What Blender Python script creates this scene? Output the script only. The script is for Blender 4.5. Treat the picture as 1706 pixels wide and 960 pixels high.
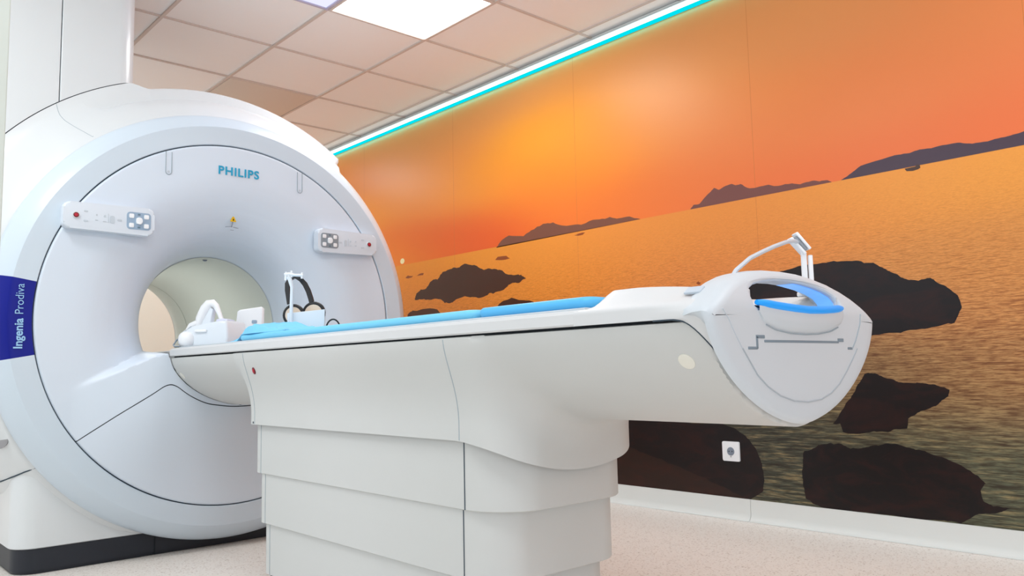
import bpy, math, random
import numpy as np
from mathutils import Vector, Matrix, noise
PI = math.pi
# ------------------------------------------------------------------ scene, camera, light, exposure
S = bpy.context.scene
COL = S.collection
for o in list(bpy.data.objects): bpy.data.objects.remove(o)
F = -0.69            # floor height; the camera's lens is at height 0
CEIL = 1.8213
WALLX = 3.245
CX, CZ = 1.40, 0.224  # bore axis
YF = 3.256            # front plane of the scanner

def setup_camera():
    yaw, pitch, roll = 0.73635311, 0.101226128, -0.0215031009
    Fv = Vector((math.sin(yaw)*math.cos(pitch), math.cos(yaw)*math.cos(pitch), math.sin(pitch)))
    R0 = Vector((math.cos(yaw), -math.sin(yaw), 0)); U0 = R0.cross(Fv)
    R = R0*math.cos(roll)+U0*math.sin(roll); U = -R0*math.sin(roll)+U0*math.cos(roll)
    cam = bpy.data.cameras.new('camera'); o = bpy.data.objects.new('camera', cam); COL.objects.link(o)
    cam.sensor_fit = 'HORIZONTAL'; cam.sensor_width = 36; cam.lens = 1346.85/1706*36
    cam.clip_start = 0.02
    m = Matrix(((R.x, U.x, -Fv.x), (R.y, U.y, -Fv.y), (R.z, U.z, -Fv.z)))
    o.matrix_world = m.to_4x4()
    S.camera = o
setup_camera()
S.view_settings.view_transform = 'Standard'; S.view_settings.look = 'None'
S.view_settings.gamma = 1; S.view_settings.use_curve_mapping = False
S.view_settings.exposure = 0.22
w = bpy.data.worlds.new('world'); S.world = w; w.use_nodes = True
w.node_tree.nodes['Background'].inputs[0].default_value = (0.93, 0.96, 1, 1)
w.node_tree.nodes['Background'].inputs[1].default_value = 1.05  # even fill light, let in by leaving out the near and left walls

def area(name, loc, sx, sy, power, color=(1, 1, 1), rot=(0, 0, 0)):
    l = bpy.data.lights.new(name, 'AREA'); l.shape = 'RECTANGLE'; l.size = sx; l.size_y = sy
    l.energy = power; l.color = color
    o = bpy.data.objects.new(name, l); o.location = loc; o.rotation_euler = rot; COL.objects.link(o)
    return o
# ceiling panels: (x0, y0) of each 0.6 m cell, power; those after the second are unseen, added for light
GAIN = 0.60
PANELS = [(1.949, 2.884, 17), (1.949, 5.884, 13), (1.949, -0.116, 10), (0.149, 0.484, 20), (-0.451, 2.284, 24), (0.149, 5.284, 8)]

# ------------------------------------------------------------------ helpers
def lin(c):
    return tuple(((v/255)/12.92 if v/255 <= 0.04045 else (((v/255)+0.055)/1.055)**2.4) for v in c)
def mat(name, rgb, rough=0.4, spec=0.5, metal=0.0, emit=None, estr=0, coat=0.0, bump=None, var=0.0):
    m = bpy.data.materials.new(name); m.use_nodes = True
    nt = m.node_tree; b = nt.nodes['Principled BSDF']
    c = lin(rgb)
    b.inputs['Base Color'].default_value = (*c, 1); b.inputs['Roughness'].default_value = rough
    b.inputs['Specular IOR Level'].default_value = spec; b.inputs['Metallic'].default_value = metal
    b.inputs['Coat Weight'].default_value = coat; b.inputs['Coat Roughness'].default_value = 0.12
    if emit:
        b.inputs['Emission Color'].default_value = (*lin(emit), 1); b.inputs['Emission Strength'].default_value = estr
    tc = nt.nodes.new('ShaderNodeTexCoord')
    if var or not bump:
        n = nt.nodes.new('ShaderNodeTexNoise'); n.inputs['Scale'].default_value = 3.0
        nt.links.new(tc.outputs['Object'], n.inputs['Vector'])
        mx = nt.nodes.new('ShaderNodeMix'); mx.data_type = 'RGBA'
        v = var or 0.012
        mx.inputs['A'].default_value = (*[x*(1-v) for x in c], 1); mx.inputs['B'].default_value = (*[min(1, x*(1+v)) for x in c], 1)
        nt.links.new(n.outputs['Fac'], mx.inputs['Factor']); nt.links.new(mx.outputs['Result'], b.inputs['Base Color'])
    if bump:
        n = nt.nodes.new('ShaderNodeTexNoise'); n.inputs['Scale'].default_value = bump[0]; n.inputs['Detail'].default_value = 4
        nt.links.new(tc.outputs['Object'], n.inputs['Vector'])
        bp = nt.nodes.new('ShaderNodeBump'); bp.inputs['Strength'].default_value = bump[1]; bp.inputs['Distance'].default_value = 0.002
        nt.links.new(n.outputs['Fac'], bp.inputs['Height']); nt.links.new(bp.outputs['Normal'], b.inputs['Normal'])
    return m
M = dict(
    shell=mat('white_gloss_plastic', (214, 218, 221), 0.3, 0.5, coat=0.3),
    shellmatte=mat('white_satin_plastic', (210, 213, 215), 0.42, 0.4),
    ctrl=mat('control_panel_plastic', (216, 224, 234), 0.4, 0.4),
    post=mat('grey_painted_partition', (206, 215, 209), 0.8, 0.2, bump=(250, 0.1)),
    panel=mat('cool_white_front_plastic', (213, 224, 237), 0.36, 0.45),
    ring=mat('cool_white_ring_plastic', (202, 215, 227), 0.34, 0.45, coat=0.1),
    grey=mat('light_warm_grey_plastic', (200, 203, 202), 0.5, 0.35),
    endface=mat('pale_blue_grey_plastic', (200, 209, 216), 0.45, 0.4),
    bore=mat('bore_liner_plastic', (212, 217, 210), 0.5, 0.35),
    seam=mat('dark_gap', (70, 82, 92), 0.8, 0.1),
    seaml=mat('pale_gap', (160, 172, 180), 0.8, 0.1),
    seamb=mat('black_gap', (38, 42, 46), 0.8, 0.1),
    navy=mat('dark_navy_plinth', (30, 34, 44), 0.45, 0.4),
    blue=mat('royal_blue_plastic', (0, 16, 132), 0.35, 0.3),
    letter=mat('pale_blue_letters', (150, 195, 235), 0.5),
    teal=mat('teal_letters', (0, 158, 198), 0.4),
    tealsh=mat('letter_edge', (150, 150, 155), 0.6),
    mat1=mat('cyan_blue_vinyl', (118, 205, 240), 0.45, 0.4, bump=(60, 0.1)),
    mat2=mat('sky_blue_vinyl', (88, 186, 242), 0.45, 0.4, bump=(60, 0.1)),
    sheet=mat('blue_crumpled_sheet', (128, 205, 246), 0.75, 0.2, bump=(30, 0.6)),
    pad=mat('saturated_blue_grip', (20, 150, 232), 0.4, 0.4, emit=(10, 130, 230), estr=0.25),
    glow=mat('blue_jamb_glow', (120, 190, 255), 0.4, 0.4, emit=(125, 185, 250), estr=0.38),  # emission paints the blue glow on the arch jamb
    black=mat('black_rubber', (22, 24, 28), 0.5, 0.4),
    blackgl=mat('black_satin', (28, 28, 30), 0.3, 0.5),
    cream=mat('cream_foam', (225, 208, 190), 0.9, 0.1, bump=(200, 0.4)),
    white=mat('plain_white', (240, 243, 247), 0.35, 0.5),
    translucent=mat('frosted_white', (226, 234, 242), 0.25, 0.5),
    red=mat('red_button', (180, 20, 45), 0.35, 0.5),
    redd=mat('dark_red_ring', (110, 12, 30), 0.4, 0.5),
    keyg=mat('slate_blue_keypad', (150, 172, 195), 0.4, 0.4),
    keyd=mat('grey_keypad', (140, 148, 156), 0.4, 0.4),
    faint=mat('faint_grey_print', (196, 205, 214), 0.6, 0.2),
    faintd=mat('grey_print', (130, 140, 155), 0.6, 0.2),
    yellow=mat('warning_yellow', (235, 185, 10), 0.5, 0.3),
    ivory=mat('ivory_badge', (226, 226, 216), 0.4, 0.4),
    badge=mat('grey_oval_badge', (150, 148, 150), 0.35, 0.5, metal=0.3),
    cable=mat('grey_cable', (160, 176, 192), 0.4, 0.4),
    cablew=mat('pale_grey_cable', (196, 206, 216), 0.4, 0.4),
    hole=mat('socket_grey', (150, 150, 156), 0.5, 0.3),
    wall=mat('warm_white_paint', (236, 238, 228), 0.85, 0.2, bump=(250, 0.15)),
    wallg=mat('grey_green_white_paint', (238, 242, 240), 0.8, 0.2, bump=(250, 0.15)),
    base=mat('white_skirting_vinyl', (224, 228, 226), 0.5, 0.35),
    tbar=mat('ceiling_t_bar', (216, 204, 197), 0.6, 0.2),
    tiled=mat('darker_beige_tile', (224, 212, 200), 0.9, 0.1),
    alu=mat('led_profile', (200, 210, 212), 0.5, 0.4),
)
def emis(name, rgb, s):
    m = bpy.data.materials.new(name); m.use_nodes = True; nt = m.node_tree
    for n in list(nt.nodes): nt.nodes.remove(n)
    e = nt.nodes.new('ShaderNodeEmission'); e.inputs[0].default_value = (*rgb, 1); e.inputs[1].default_value = s
    o = nt.nodes.new('ShaderNodeOutputMaterial'); nt.links.new(e.outputs[0], o.inputs[0]); return m
M['lamp'] = emis('lamp_diffuser', (1, 1, 1), 3.0)
M['lampl'] = emis('lavender_diffuser', (0.78, 0.78, 1), 0.95)
M['led'] = emis('led_core', (0.88, 1.0, 1.0), 2.0)
M['ledglow'] = emis('cyan_wall_glow', (0.0, 0.66, 0.76), 1.0)  # emission colour of the painted wall glow below the LED core

def mk(name, verts, faces, m, parent=None, sharp=35, smooth=True, mi=None):
    me = bpy.data.meshes.new(name)
    me.from_pydata([tuple(map(float, v)) for v in verts], [], [tuple(map(int, f)) for f in faces])
    ms = m if isinstance(m, (list, tuple)) else [m]
    for x in ms: me.materials.append(x)
    if mi is not None: me.polygons.foreach_set('material_index', mi)
    me.update()
    if smooth:
        me.shade_smooth()
        me.set_sharp_from_angle(angle=math.radians(sharp))
    o = bpy.data.objects.new(name, me); COL.objects.link(o)
    if parent: o.parent = parent
    return o
class MB:
    def __init__(s): s.v = []; s.f = []
    def add(s, v, f):
        n = len(s.v); s.v += [Vector(p) for p in v]; s.f += [tuple(i+n for i in q) for q in f]; return s
    def box(s, c, size, bev=0.0, rot=None, seg=3):
        import bmesh
        bm = bmesh.new(); bmesh.ops.create_cube(bm, size=1)
        for v in bm.verts: v.co = Vector((v.co.x*size[0], v.co.y*size[1], v.co.z*size[2]))
        if bev: bmesh.ops.bevel(bm, geom=bm.edges[:], offset=bev, segments=seg, profile=0.5, affect='EDGES')
        R = rot or Matrix.Identity(3)
        bm.verts.ensure_lookup_table()
        s.add([R @ v.co+Vector(c) for v in bm.verts], [[v.index for v in f.verts] for f in bm.faces]); bm.free(); return s
    def tube(s, pts, r, n=10, closed=False):
        pts = [Vector(p) for p in pts]; N = len(pts); rs = r if isinstance(r, (list, tuple)) else [r]*N
        up = None; V = []; Fc = []
        for i, p in enumerate(pts):
            a = pts[(i-1) % N] if (closed or i) else p; b = pts[(i+1) % N] if (closed or i < N-1) else p
            t = (b-a).normalized()
            if up is None:
                up = t.cross(Vector((0, 0, 1)));
                if up.length < 0.1: up = t.cross(Vector((1, 0, 0)))
                up.normalize()
            up = (up-t*up.dot(t)).normalized(); w = t.cross(up)
            for k in range(n):
                an = 2*PI*k/n; V.append(p+(up*math.cos(an)+w*math.sin(an))*rs[i])
        for i in range(N if closed else N-1):
            j = (i+1) % N
            for k in range(n): Fc.append((i*n+k, i*n+(k+1) % n, j*n+(k+1) % n, j*n+k))
        if not closed: Fc.append(tuple(range(n))[::-1]); Fc.append(tuple((N-1)*n+k for k in range(n)))
        return s.add(V, Fc)
    def prism(s, out, frame, d0, d1, bev=0.0):
        # out: 2D outline; frame: (origin, u, v, n); from depth d0 to d1 along n, the d1 face edge rounded by bev
        O, u, v, n = [Vector(x) for x in frame]
        import bmesh
        bm = bmesh.new()
        a = [bm.verts.new(O+u*p[0]+v*p[1]+n*d0) for p in out]; b = [bm.verts.new(O+u*p[0]+v*p[1]+n*d1) for p in out]
        N = len(out); bm.faces.new(a[::-1]); top = bm.faces.new(b)
        for i in range(N): bm.faces.new((a[i], a[(i+1) % N], b[(i+1) % N], b[i]))
        if bev: bmesh.ops.bevel(bm, geom=list(top.edges), offset=bev, segments=4, profile=0.5, affect='EDGES', clamp_overlap=True)
        bmesh.ops.recalc_face_normals(bm, faces=bm.faces[:]); bm.verts.ensure_lookup_table(); bm.verts.index_update()
        s.add([x.co.copy() for x in bm.verts], [[x.index for x in f.verts] for f in bm.faces]); bm.free(); return s
    def build(s, name, m, parent=None, sharp=35): return mk(name, s.v, s.f, m, parent, sharp)
def empty(name, label, cat, loc=(0, 0, 0), group=None):
    o = bpy.data.objects.new(name, None); o.empty_display_size = 0.1; COL.objects.link(o); o.location = loc
    o['label'] = label; o['category'] = cat
    if group: o['group'] = group
    return o
def tag(o, label, cat, group=None):
    o['label'] = label; o['category'] = cat
    if group: o['group'] = group
    return o
def struct(o): o['kind'] = 'structure'; return o
def setloc(root, loc):   # move an Empty to its base while children keep their world places
    root.location = loc
    for c in root.children: c.location = Vector(c.location)-Vector(loc)
def rrect(w, h, r, n=6, cx=0, cy=0):
    out = []
    for sx, sy, a0 in ((1, 1, 0), (-1, 1, 90), (-1, -1, 180), (1, -1, 270)):
        for k in range(n+1):
            a = math.radians(a0+90*k/n); out.append((cx+sx*(w/2-r)+r*math.cos(a), cy+sy*(h/2-r)+r*math.sin(a)))
    return out
def circ(r, n=32, rz=None, cx=0, cy=0): return [(cx+r*math.cos(2*PI*k/n), cy+(rz or r)*math.sin(2*PI*k/n)) for k in range(n)]
def sst(a, b, x):
    t = np.clip((x-a)/(b-a), 0, 1); return t*t*(3-2*t)
def grid_faces(nu, nv, closed_u=False):
    f = []
    for i in range(nu if closed_u else nu-1):
        for j in range(nv-1):
            a = i*nv+j; b = ((i+1) % nu)*nv+j; f.append((a, b, b+1, a+1))
    return f
def revolve(prof, a0=0, a1=360, n=None):
    # prof: (r, Y) list, angle in degrees measured from +X towards +Z about the bore axis
    full = abs(a1-a0) >= 360; n = n or max(4, int(abs(a1-a0)/2)); V = []
    cnt = n if full else n+1
    for i in range(cnt):
        a = math.radians(a0+(a1-a0)*i/n)
        for r, y in prof: V.append((CX+r*math.cos(a), y, CZ+r*math.sin(a)))
    return V, grid_faces(cnt, len(prof), full)
def clip(V, Fc, g):
    # keep the side of the mesh where g >= 0, cutting faces exactly on g = 0
    V = [tuple(v) for v in V]; G = list(g); out = []; cut = {}
    def cp(i, j):
        k = (min(i, j), max(i, j))
        if k not in cut:
            t = G[i]/(G[i]-G[j]); V.append(tuple(V[i][c]+(V[j][c]-V[i][c])*t for c in range(3))); cut[k] = len(V)-1
        return cut[k]
    for f in Fc:
        s = [G[i] >= 0 for i in f]
        if all(s): out.append(f); continue
        if not any(s): continue
        q = []
        for k in range(len(f)):
            i, j = f[k], f[(k+1) % len(f)]
            if G[i] >= 0: q.append(i)
            if (G[i] >= 0) != (G[j] >= 0): q.append(cp(i, j))
        if len(q) > 2: out.append(tuple(q))
    used = sorted({i for f in out for i in f}); mp = {k: n for n, k in enumerate(used)}
    return [V[i] for i in used], [tuple(mp[i] for i in f) for f in out]
def text_mesh(name, s, size, m, parent, origin, u, v, extrude=0.0006, offset=0.0, align='CENTER', width=None, space=1.0):
    cu = bpy.data.curves.new(name, 'FONT'); cu.body = s; cu.size = size; cu.align_x = align; cu.align_y = 'CENTER'; cu.space_character = space
    cu.extrude = extrude; cu.offset = offset; cu.resolution_u = 4
    o = bpy.data.objects.new(name+'_curve', cu); COL.objects.link(o)
    dg = bpy.context.evaluated_depsgraph_get(); me = bpy.data.meshes.new_from_object(o.evaluated_get(dg))
    bpy.data.objects.remove(o)
    xs = [x.co.x for x in me.vertices]; sc = 1
    if width: sc = width/(max(xs)-min(xs))
    u = Vector(u).normalized(); v = Vector(v).normalized(); n = u.cross(v); O = Vector(origin)
    for x in me.vertices: x.co = O+u*x.co.x*sc+v*x.co.y+n*x.co.z
    me.materials.clear(); me.materials.append(m)
    r = bpy.data.objects.new(name, me); COL.objects.link(r)
    if parent: r.parent = parent
    return r
def surface_nets(sdf, lo, hi, h):
    lo = np.array(lo, float); n = [int(math.ceil((hi[k]-lo[k])/h))+1 for k in range(3)]
    ax = [lo[k]+h*np.arange(n[k]) for k in range(3)]
    X, Y, Z = np.meshgrid(*ax, indexing='ij'); D = sdf(X, Y, Z)
    ins = D < 0
    acc = np.zeros((n[0]-1, n[1]-1, n[2]-1, 3)); cnt = np.zeros((n[0]-1, n[1]-1, n[2]-1))
    idx = np.indices([k-1 for k in n]).transpose(1, 2, 3, 0)
    for c0 in [(a, b, c) for a in (0, 1) for b in (0, 1) for c in (0, 1)]:
        for k in range(3):
            if c0[k]: continue
            c1 = list(c0); c1[k] = 1
            A = D[c0[0]:n[0]-1+c0[0], c0[1]:n[1]-1+c0[1], c0[2]:n[2]-1+c0[2]]
            B = D[c1[0]:n[0]-1+c1[0], c1[1]:n[1]-1+c1[1], c1[2]:n[2]-1+c1[2]]
            s = (A < 0) != (B < 0); t = np.where(s, A/np.where(s, A-B, 1), 0)
            p = np.array(c0)[None, None, None, :]+t[..., None]*np.eye(3)[k]
            acc += np.where(s[..., None], p, 0); cnt += s
    m = cnt > 0; vid = -np.ones(m.shape, int); vid[m] = np.arange(m.sum())
    P = lo+h*(idx[m]+acc[m]/cnt[m][:, None])
    for _ in range(4):      # pull the points on to the true surface
        e = 1e-4; d = sdf(*P.T)
        g = np.stack([(sdf(*(P+np.eye(3)[k]*e).T)-sdf(*(P-np.eye(3)[k]*e).T))/(2*e) for k in range(3)], 1)
        P = P-np.clip(d/np.maximum((g**2).sum(1), 1e-6), -h/2, h/2)[:, None]*g*0.9
    Fc = []
    for k in range(3):
        a, b = (k+1) % 3, (k+2) % 3
        sl0 = [slice(1, n[q]-1) for q in range(3)]; sl0[k] = slice(0, n[k]-1); sl1 = list(sl0); sl1[k] = slice(1, n[k])
        A = ins[tuple(sl0)]; B = ins[tuple(sl1)]
        ii = np.argwhere(A != B)
        for q in ii:
            base = [q[r]+(1 if r != k else 0) for r in range(3)]
            flip = A[tuple(q)]
            ids = []
            for da, db in ((0, 0), (-1, 0), (-1, -1), (0, -1)):
                c = list(base); c[a] += da; c[b] += db; ids.append(vid[tuple(c)])
            if min(ids) < 0: continue
            Fc.append(tuple(ids) if flip else tuple(ids[::-1]))
    return P, Fc
# ------------------------------------------------------------------ room
X0R, Y0R, Y1R = -1.6, -2.2, 7.0
def slab(name, a, b, m):
    return struct(MB().box([(a[i]+b[i])/2 for i in range(3)], [abs(b[i]-a[i]) for i in range(3)]).build(name, m))
def floor_mat():
    m = mat('speckled_vinyl', (240, 234, 228), 0.38, 0.4, bump=(90, 0.08)); nt = m.node_tree; b = nt.nodes['Principled BSDF']
    tc = nt.nodes.new('ShaderNodeTexCoord'); n = nt.nodes.new('ShaderNodeTexNoise'); n.inputs['Scale'].default_value = 150; n.inputs['Detail'].default_value = 2
    n2 = nt.nodes.new('ShaderNodeTexNoise'); n2.inputs['Scale'].default_value = 60
    cr = nt.nodes.new('ShaderNodeValToRGB'); e = cr.color_ramp.elements
    e[0].position = 0.30; e[0].color = (*lin((200, 188, 178)), 1); e[1].position = 0.42; e[1].color = (*lin((242, 236, 229)), 1)
    x = cr.color_ramp.elements.new(0.68); x.color = (*lin((245, 240, 234)), 1); x = cr.color_ramp.elements.new(0.75); x.color = (*lin((251, 249, 246)), 1)
    nt.links.new(tc.outputs['Object'], n.inputs['Vector']); nt.links.new(n.outputs['Fac'], cr.inputs[0])
    nt.links.new(cr.outputs[0], b.inputs['Base Color']); return m
slab('floor', (X0R, Y0R, F-0.1), (WALLX+0.1, Y1R, F), floor_mat())
slab('ceiling', (X0R, Y0R, CEIL+0.004), (WALLX+0.1, Y1R, CEIL+0.1), mat('ceiling_tile', (252, 250, 249), 0.9, 0.1, bump=(300, 0.2)))
slab('wall_right', (WALLX, Y0R, F), (WALLX+0.1, Y1R, CEIL), M['wallg'])
slab('wall_back', (X0R, Y1R, F), (WALLX+0.1, Y1R+0.1, CEIL), M['wall'])
# the near end of a partition just inside the left edge of the view
pt = MB(); pt.box((-0.53, 2.075, (F+CEIL)/2), (1.74, 0.14, CEIL-F), 0.004)
struct(pt.build('wall_partition', M['post']))
# ceiling grid
g = MB()
xs = [1.349+0.6*i for i in range(-4, 3)]+[3.142]
ys = [3.484+0.6*j for j in range(-9, 6)]
for x in xs: g.box((x, (Y0R+Y1R)/2, CEIL), (0.016 if x < 3 else 0.010, Y1R-Y0R, 0.009))
for y in ys: g.box(((X0R+WALLX)/2, y, CEIL+0.0005), (WALLX-X0R, 0.014, 0.008))
struct(g.build('trim_1', M['tbar']))
o = MB().box((2.249, 4.984, CEIL-0.001), (0.575, 0.58, 0.006), 0.001).build('ceiling_tile', M['tiled'])
tag(o, 'single darker beige ceiling tile just above the scanner housing', 'ceiling tile')
# skirting with a cove, two lengths
def skirt(name, y0, y1):
    prof = [(WALLX-0.006, -0.5957), (WALLX-0.006, -0.66), (WALLX-0.010, -0.675), (WALLX-0.018, -0.685), (WALLX-0.034, -0.6893), (WALLX+0.0, -0.6895), (WALLX+0.0, -0.5957)]
    V = [(x, y0, z) for x, z in prof]+[(x, y1, z) for x, z in prof]; n = len(prof)
    return struct(mk(name, V, [(i, (i+1) % n, n+(i+1) % n, n+i) for i in range(n)]+[tuple(range(n)), tuple(range(2*n-1, n-1, -1))], M['base']))
skirt('baseboard_right', Y0R, 2.0245); skirt('baseboard_right', 2.0265, Y1R)
bb = MB().box(((X0R+WALLX)/2, Y1R-0.006, F+0.047), (WALLX-X0R-0.1, 0.012, 0.094), 0.003); struct(bb.build('baseboard_back', M['base']))
# LED profile between the ceiling and the mural
led = empty('led_light_strip', 'long cyan glowing light strip where the ceiling meets the sunset mural', 'light strip', (WALLX-0.01, 2.4, 1.79))
a = MB(); a.box((WALLX-0.012, 2.4, 1.7975), (0.022, 9.1, 0.008), 0.002)
a.build('profile', M['alu'], led)
a = MB(); a.box((WALLX-0.0145, 2.4, 1.7815), (0.017, 9.1, 0.019), 0.007); a.build('diffuser', M['led'], led)
a = MB(); a.box((WALLX-0.0095, 2.4, 1.761), (0.011, 9.1, 0.021), 0.005); a.build('wall_glow_band', M['ledglow'], led)  # cyan light on the wall under the strip, put in as an emissive bar
area('led_strip_lamp', (WALLX-0.030, 2.4, 1.755), 0.012, 9.1, 2.2, (0.0, 0.8, 1.0), (0, math.radians(-40), 0))
setloc(led, (WALLX-0.01, 2.4, 1.79))
for i, (x, y, p) in enumerate(PANELS):
    lab = {0: 'bright white square ceiling panel in full view above the room', 1: 'square ceiling panel hidden beyond the scanner, far end of the room',
           2: 'added unseen square ceiling panel over the foot end of the patient table', 3: 'added square ceiling panel nearest overhead of the camera, outside the picture', 4: 'added square ceiling panel left of the scanner, outside the picture', 5: 'added square ceiling panel beyond the scanner on its left, outside the picture'}.get(i, 'square white ceiling panel outside the picture')
    t = empty('ceiling_light', lab, 'ceiling light', (x+0.3, y+0.3, CEIL), 'square ceiling light panels')
    f = MB()
    for dx, dy, sx, sy in ((0, .291, .598, .016), (0, -.291, .598, .016), (.291, 0, .016, .566), (-.291, 0, .016, .566)):
        f.box((dx, dy, -0.004), (sx, sy, 0.012), 0.002)
    f.build('frame', M['alu'] if i else M['tbar'], t)
    MB().box((0, 0, 0.0), (0.568, 0.568, 0.006)).build('diffuser', M['lamp'], t)
    area('ceiling_panel_lamp', (x+0.3, y+0.3, CEIL-0.008), 0.56, 0.56, p*GAIN, (0.97, 0.985, 1.0))
t = empty('ceiling_light', 'dim lavender square panel left of the bright white one', 'ceiling light', (1.649, 3.184, CEIL), 'square ceiling light panels')
f = MB()
for dx, dy, sx, sy in ((0, .291, .598, .016), (0, -.291, .598, .016), (.291, 0, .016, .566), (-.291, 0, .016, .566)):
    f.box((dx, dy, -0.004), (sx, sy, 0.012), 0.002)
f.build('frame', mat('violet_grey_frame', (190, 188, 214), 0.5), t)
MB().box((0, 0, 0.0), (0.568, 0.568, 0.006)).build('diffuser', M['lampl'], t)
# ------------------------------------------------------------------ mural
POLY = {
    'A': [(3.711, 0.752),(3.664, 0.791),(3.595, 0.812),(3.465, 0.79),(3.4, 0.815),(3.295, 0.839),(3.215, 0.835),(3.137, 0.805),(3.024, 0.795),(2.913, 0.803),(2.825, 0.795),(2.79, 0.8),(2.722, 0.783),(2.656, 0.782),(2.584, 0.757)],
    'B': [(2.276, 0.76),(2.258, 0.776),(2.224, 0.775),(2.195, 0.799),(2.161, 0.821),(2.138, 0.838),(2.112, 0.824),(2.074, 0.836),(2.042, 0.839),(2.022, 0.829),(1.996, 0.83),(1.962, 0.806),(1.912, 0.799),(1.854, 0.8),(1.807, 0.786),(1.741, 0.785),(1.705, 0.774),(1.651, 0.779),(1.616, 0.77),(1.582, 0.769),(1.565, 0.758)],
    'C': [(1.523, 0.758),(1.506, 0.765),(1.471, 0.783),(1.437, 0.801),(1.389, 0.807),(1.334, 0.812),(1.288, 0.815),(1.243, 0.812),(1.206, 0.818),(1.149, 0.815),(1.093, 0.815),(1.059, 0.812),(1.019, 0.799),(0.967, 0.796),(0.922, 0.8),(0.884, 0.802),(0.849, 0.806)],
    'boat': [(1.266, 0.754),(1.225, 0.755),(1.221, 0.761),(1.209, 0.758),(1.207, 0.746),(1.215, 0.742),(1.259, 0.743)],
    'r1': [(4.582, 0.501),(4.56, 0.542),(4.445, 0.566),(4.402, 0.604),(4.319, 0.613),(4.263, 0.657),(4.183, 0.669),(4.079, 0.67),(4.027, 0.688),(3.928, 0.669),(3.832, 0.627),(3.715, 0.619),(3.603, 0.573),(3.494, 0.562),(3.452, 0.535),(3.517, 0.515),(3.605, 0.513),(3.651, 0.487),(3.789, 0.477),(3.933, 0.465),(4.135, 0.458),(4.241, 0.45),(4.349, 0.488),(4.489, 0.494)],
    's1': [(3.725, 0.677),(3.701, 0.694),(3.622, 0.691),(3.589, 0.672),(3.668, 0.67)],
    's2': [(3.054, 0.737),(3.016, 0.743),(2.97, 0.742),(2.989, 0.732)],
    's3': [(4.559, 0.662),(4.529, 0.672),(4.472, 0.673),(4.48, 0.661)],
    's4': [(4.692, 0.661),(4.662, 0.676),(4.597, 0.666),(4.632, 0.657)],
    's5': [(2.263, 0.397),(2.249, 0.403),(2.235, 0.394),(2.247, 0.386)],
    'r2': [(3.71, 0.394),(3.653, 0.42),(3.52, 0.414),(3.394, 0.393),(3.333, 0.352),(3.711, 0.372)],
    'r3': [(4.666, 0.404),(4.606, 0.426),(4.49, 0.428),(4.323, 0.413),(4.243, 0.352),(4.697, 0.346)],
    'r4': [(2.167, 0.251),(2.082, 0.328),(1.954, 0.377),(1.82, 0.407),(1.72, 0.42),(1.625, 0.422),(1.497, 0.415),(1.412, 0.398),(1.366, 0.368),(1.332, 0.346),(1.284, 0.317),(1.244, 0.309),(1.2, 0.316),(1.155, 0.284),(1.109, 0.242),(1.098, 0.196),(1.127, 0.14),(1.235, 0.123),(1.325, 0.112),(1.431, 0.109),(1.62, 0.088),(1.986, 0.103)],
    'r5': [(1.622, -0.248),(1.541, -0.144),(1.478, -0.046),(1.433, -0.044),(1.385, -0.065),(1.347, -0.079),(1.3, -0.082),(1.245, -0.084),(1.201, -0.094),(1.162, -0.108),(1.168, -0.131),(1.215, -0.169),(1.271, -0.189),(1.319, -0.218),(1.326, -0.257),(1.399, -0.274),(1.499, -0.283),(1.581, -0.282),(1.592, -0.247)],
    'r6': [(1.756, -0.367),(1.727, -0.361),(1.692, -0.338),(1.637, -0.328),(1.595, -0.328),(1.554, -0.346),(1.513, -0.343),(1.472, -0.331),(1.412, -0.318),(1.354, -0.322),(1.299, -0.336),(1.237, -0.351),(1.177, -0.37),(1.127, -0.394),(1.087, -0.417),(1.064, -0.442),(1.083, -0.47),(1.077, -0.505),(1.046, -0.521),(0.99, -0.524),(1.023, -0.538),(1.105, -0.557),(1.158, -0.594),(1.281, -0.597),(1.571, -0.601),(1.676, -0.6),(1.762, -0.565),(1.77, -0.514),(1.772, -0.452),(1.766, -0.41)],
    'r7': [(3.08, -0.162),(2.705, -0.259),(2.416, -0.257),(2.163, -0.266),(2.085, -0.286),(2.035, -0.317),(1.987, -0.37),(1.96, -0.434),(1.952, -0.509),(1.961, -0.553),(2.025, -0.595),(2.29, -0.6),(2.779, -0.602),(3.29, -0.609)],
    'r7b': [(3.089, -0.392),(2.77, -0.401),(2.609, -0.43),(2.356, -0.496),(2.178, -0.551),(2.038, -0.595),(2.29, -0.6),(2.779, -0.602),(3.29, -0.609)],
}
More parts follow.
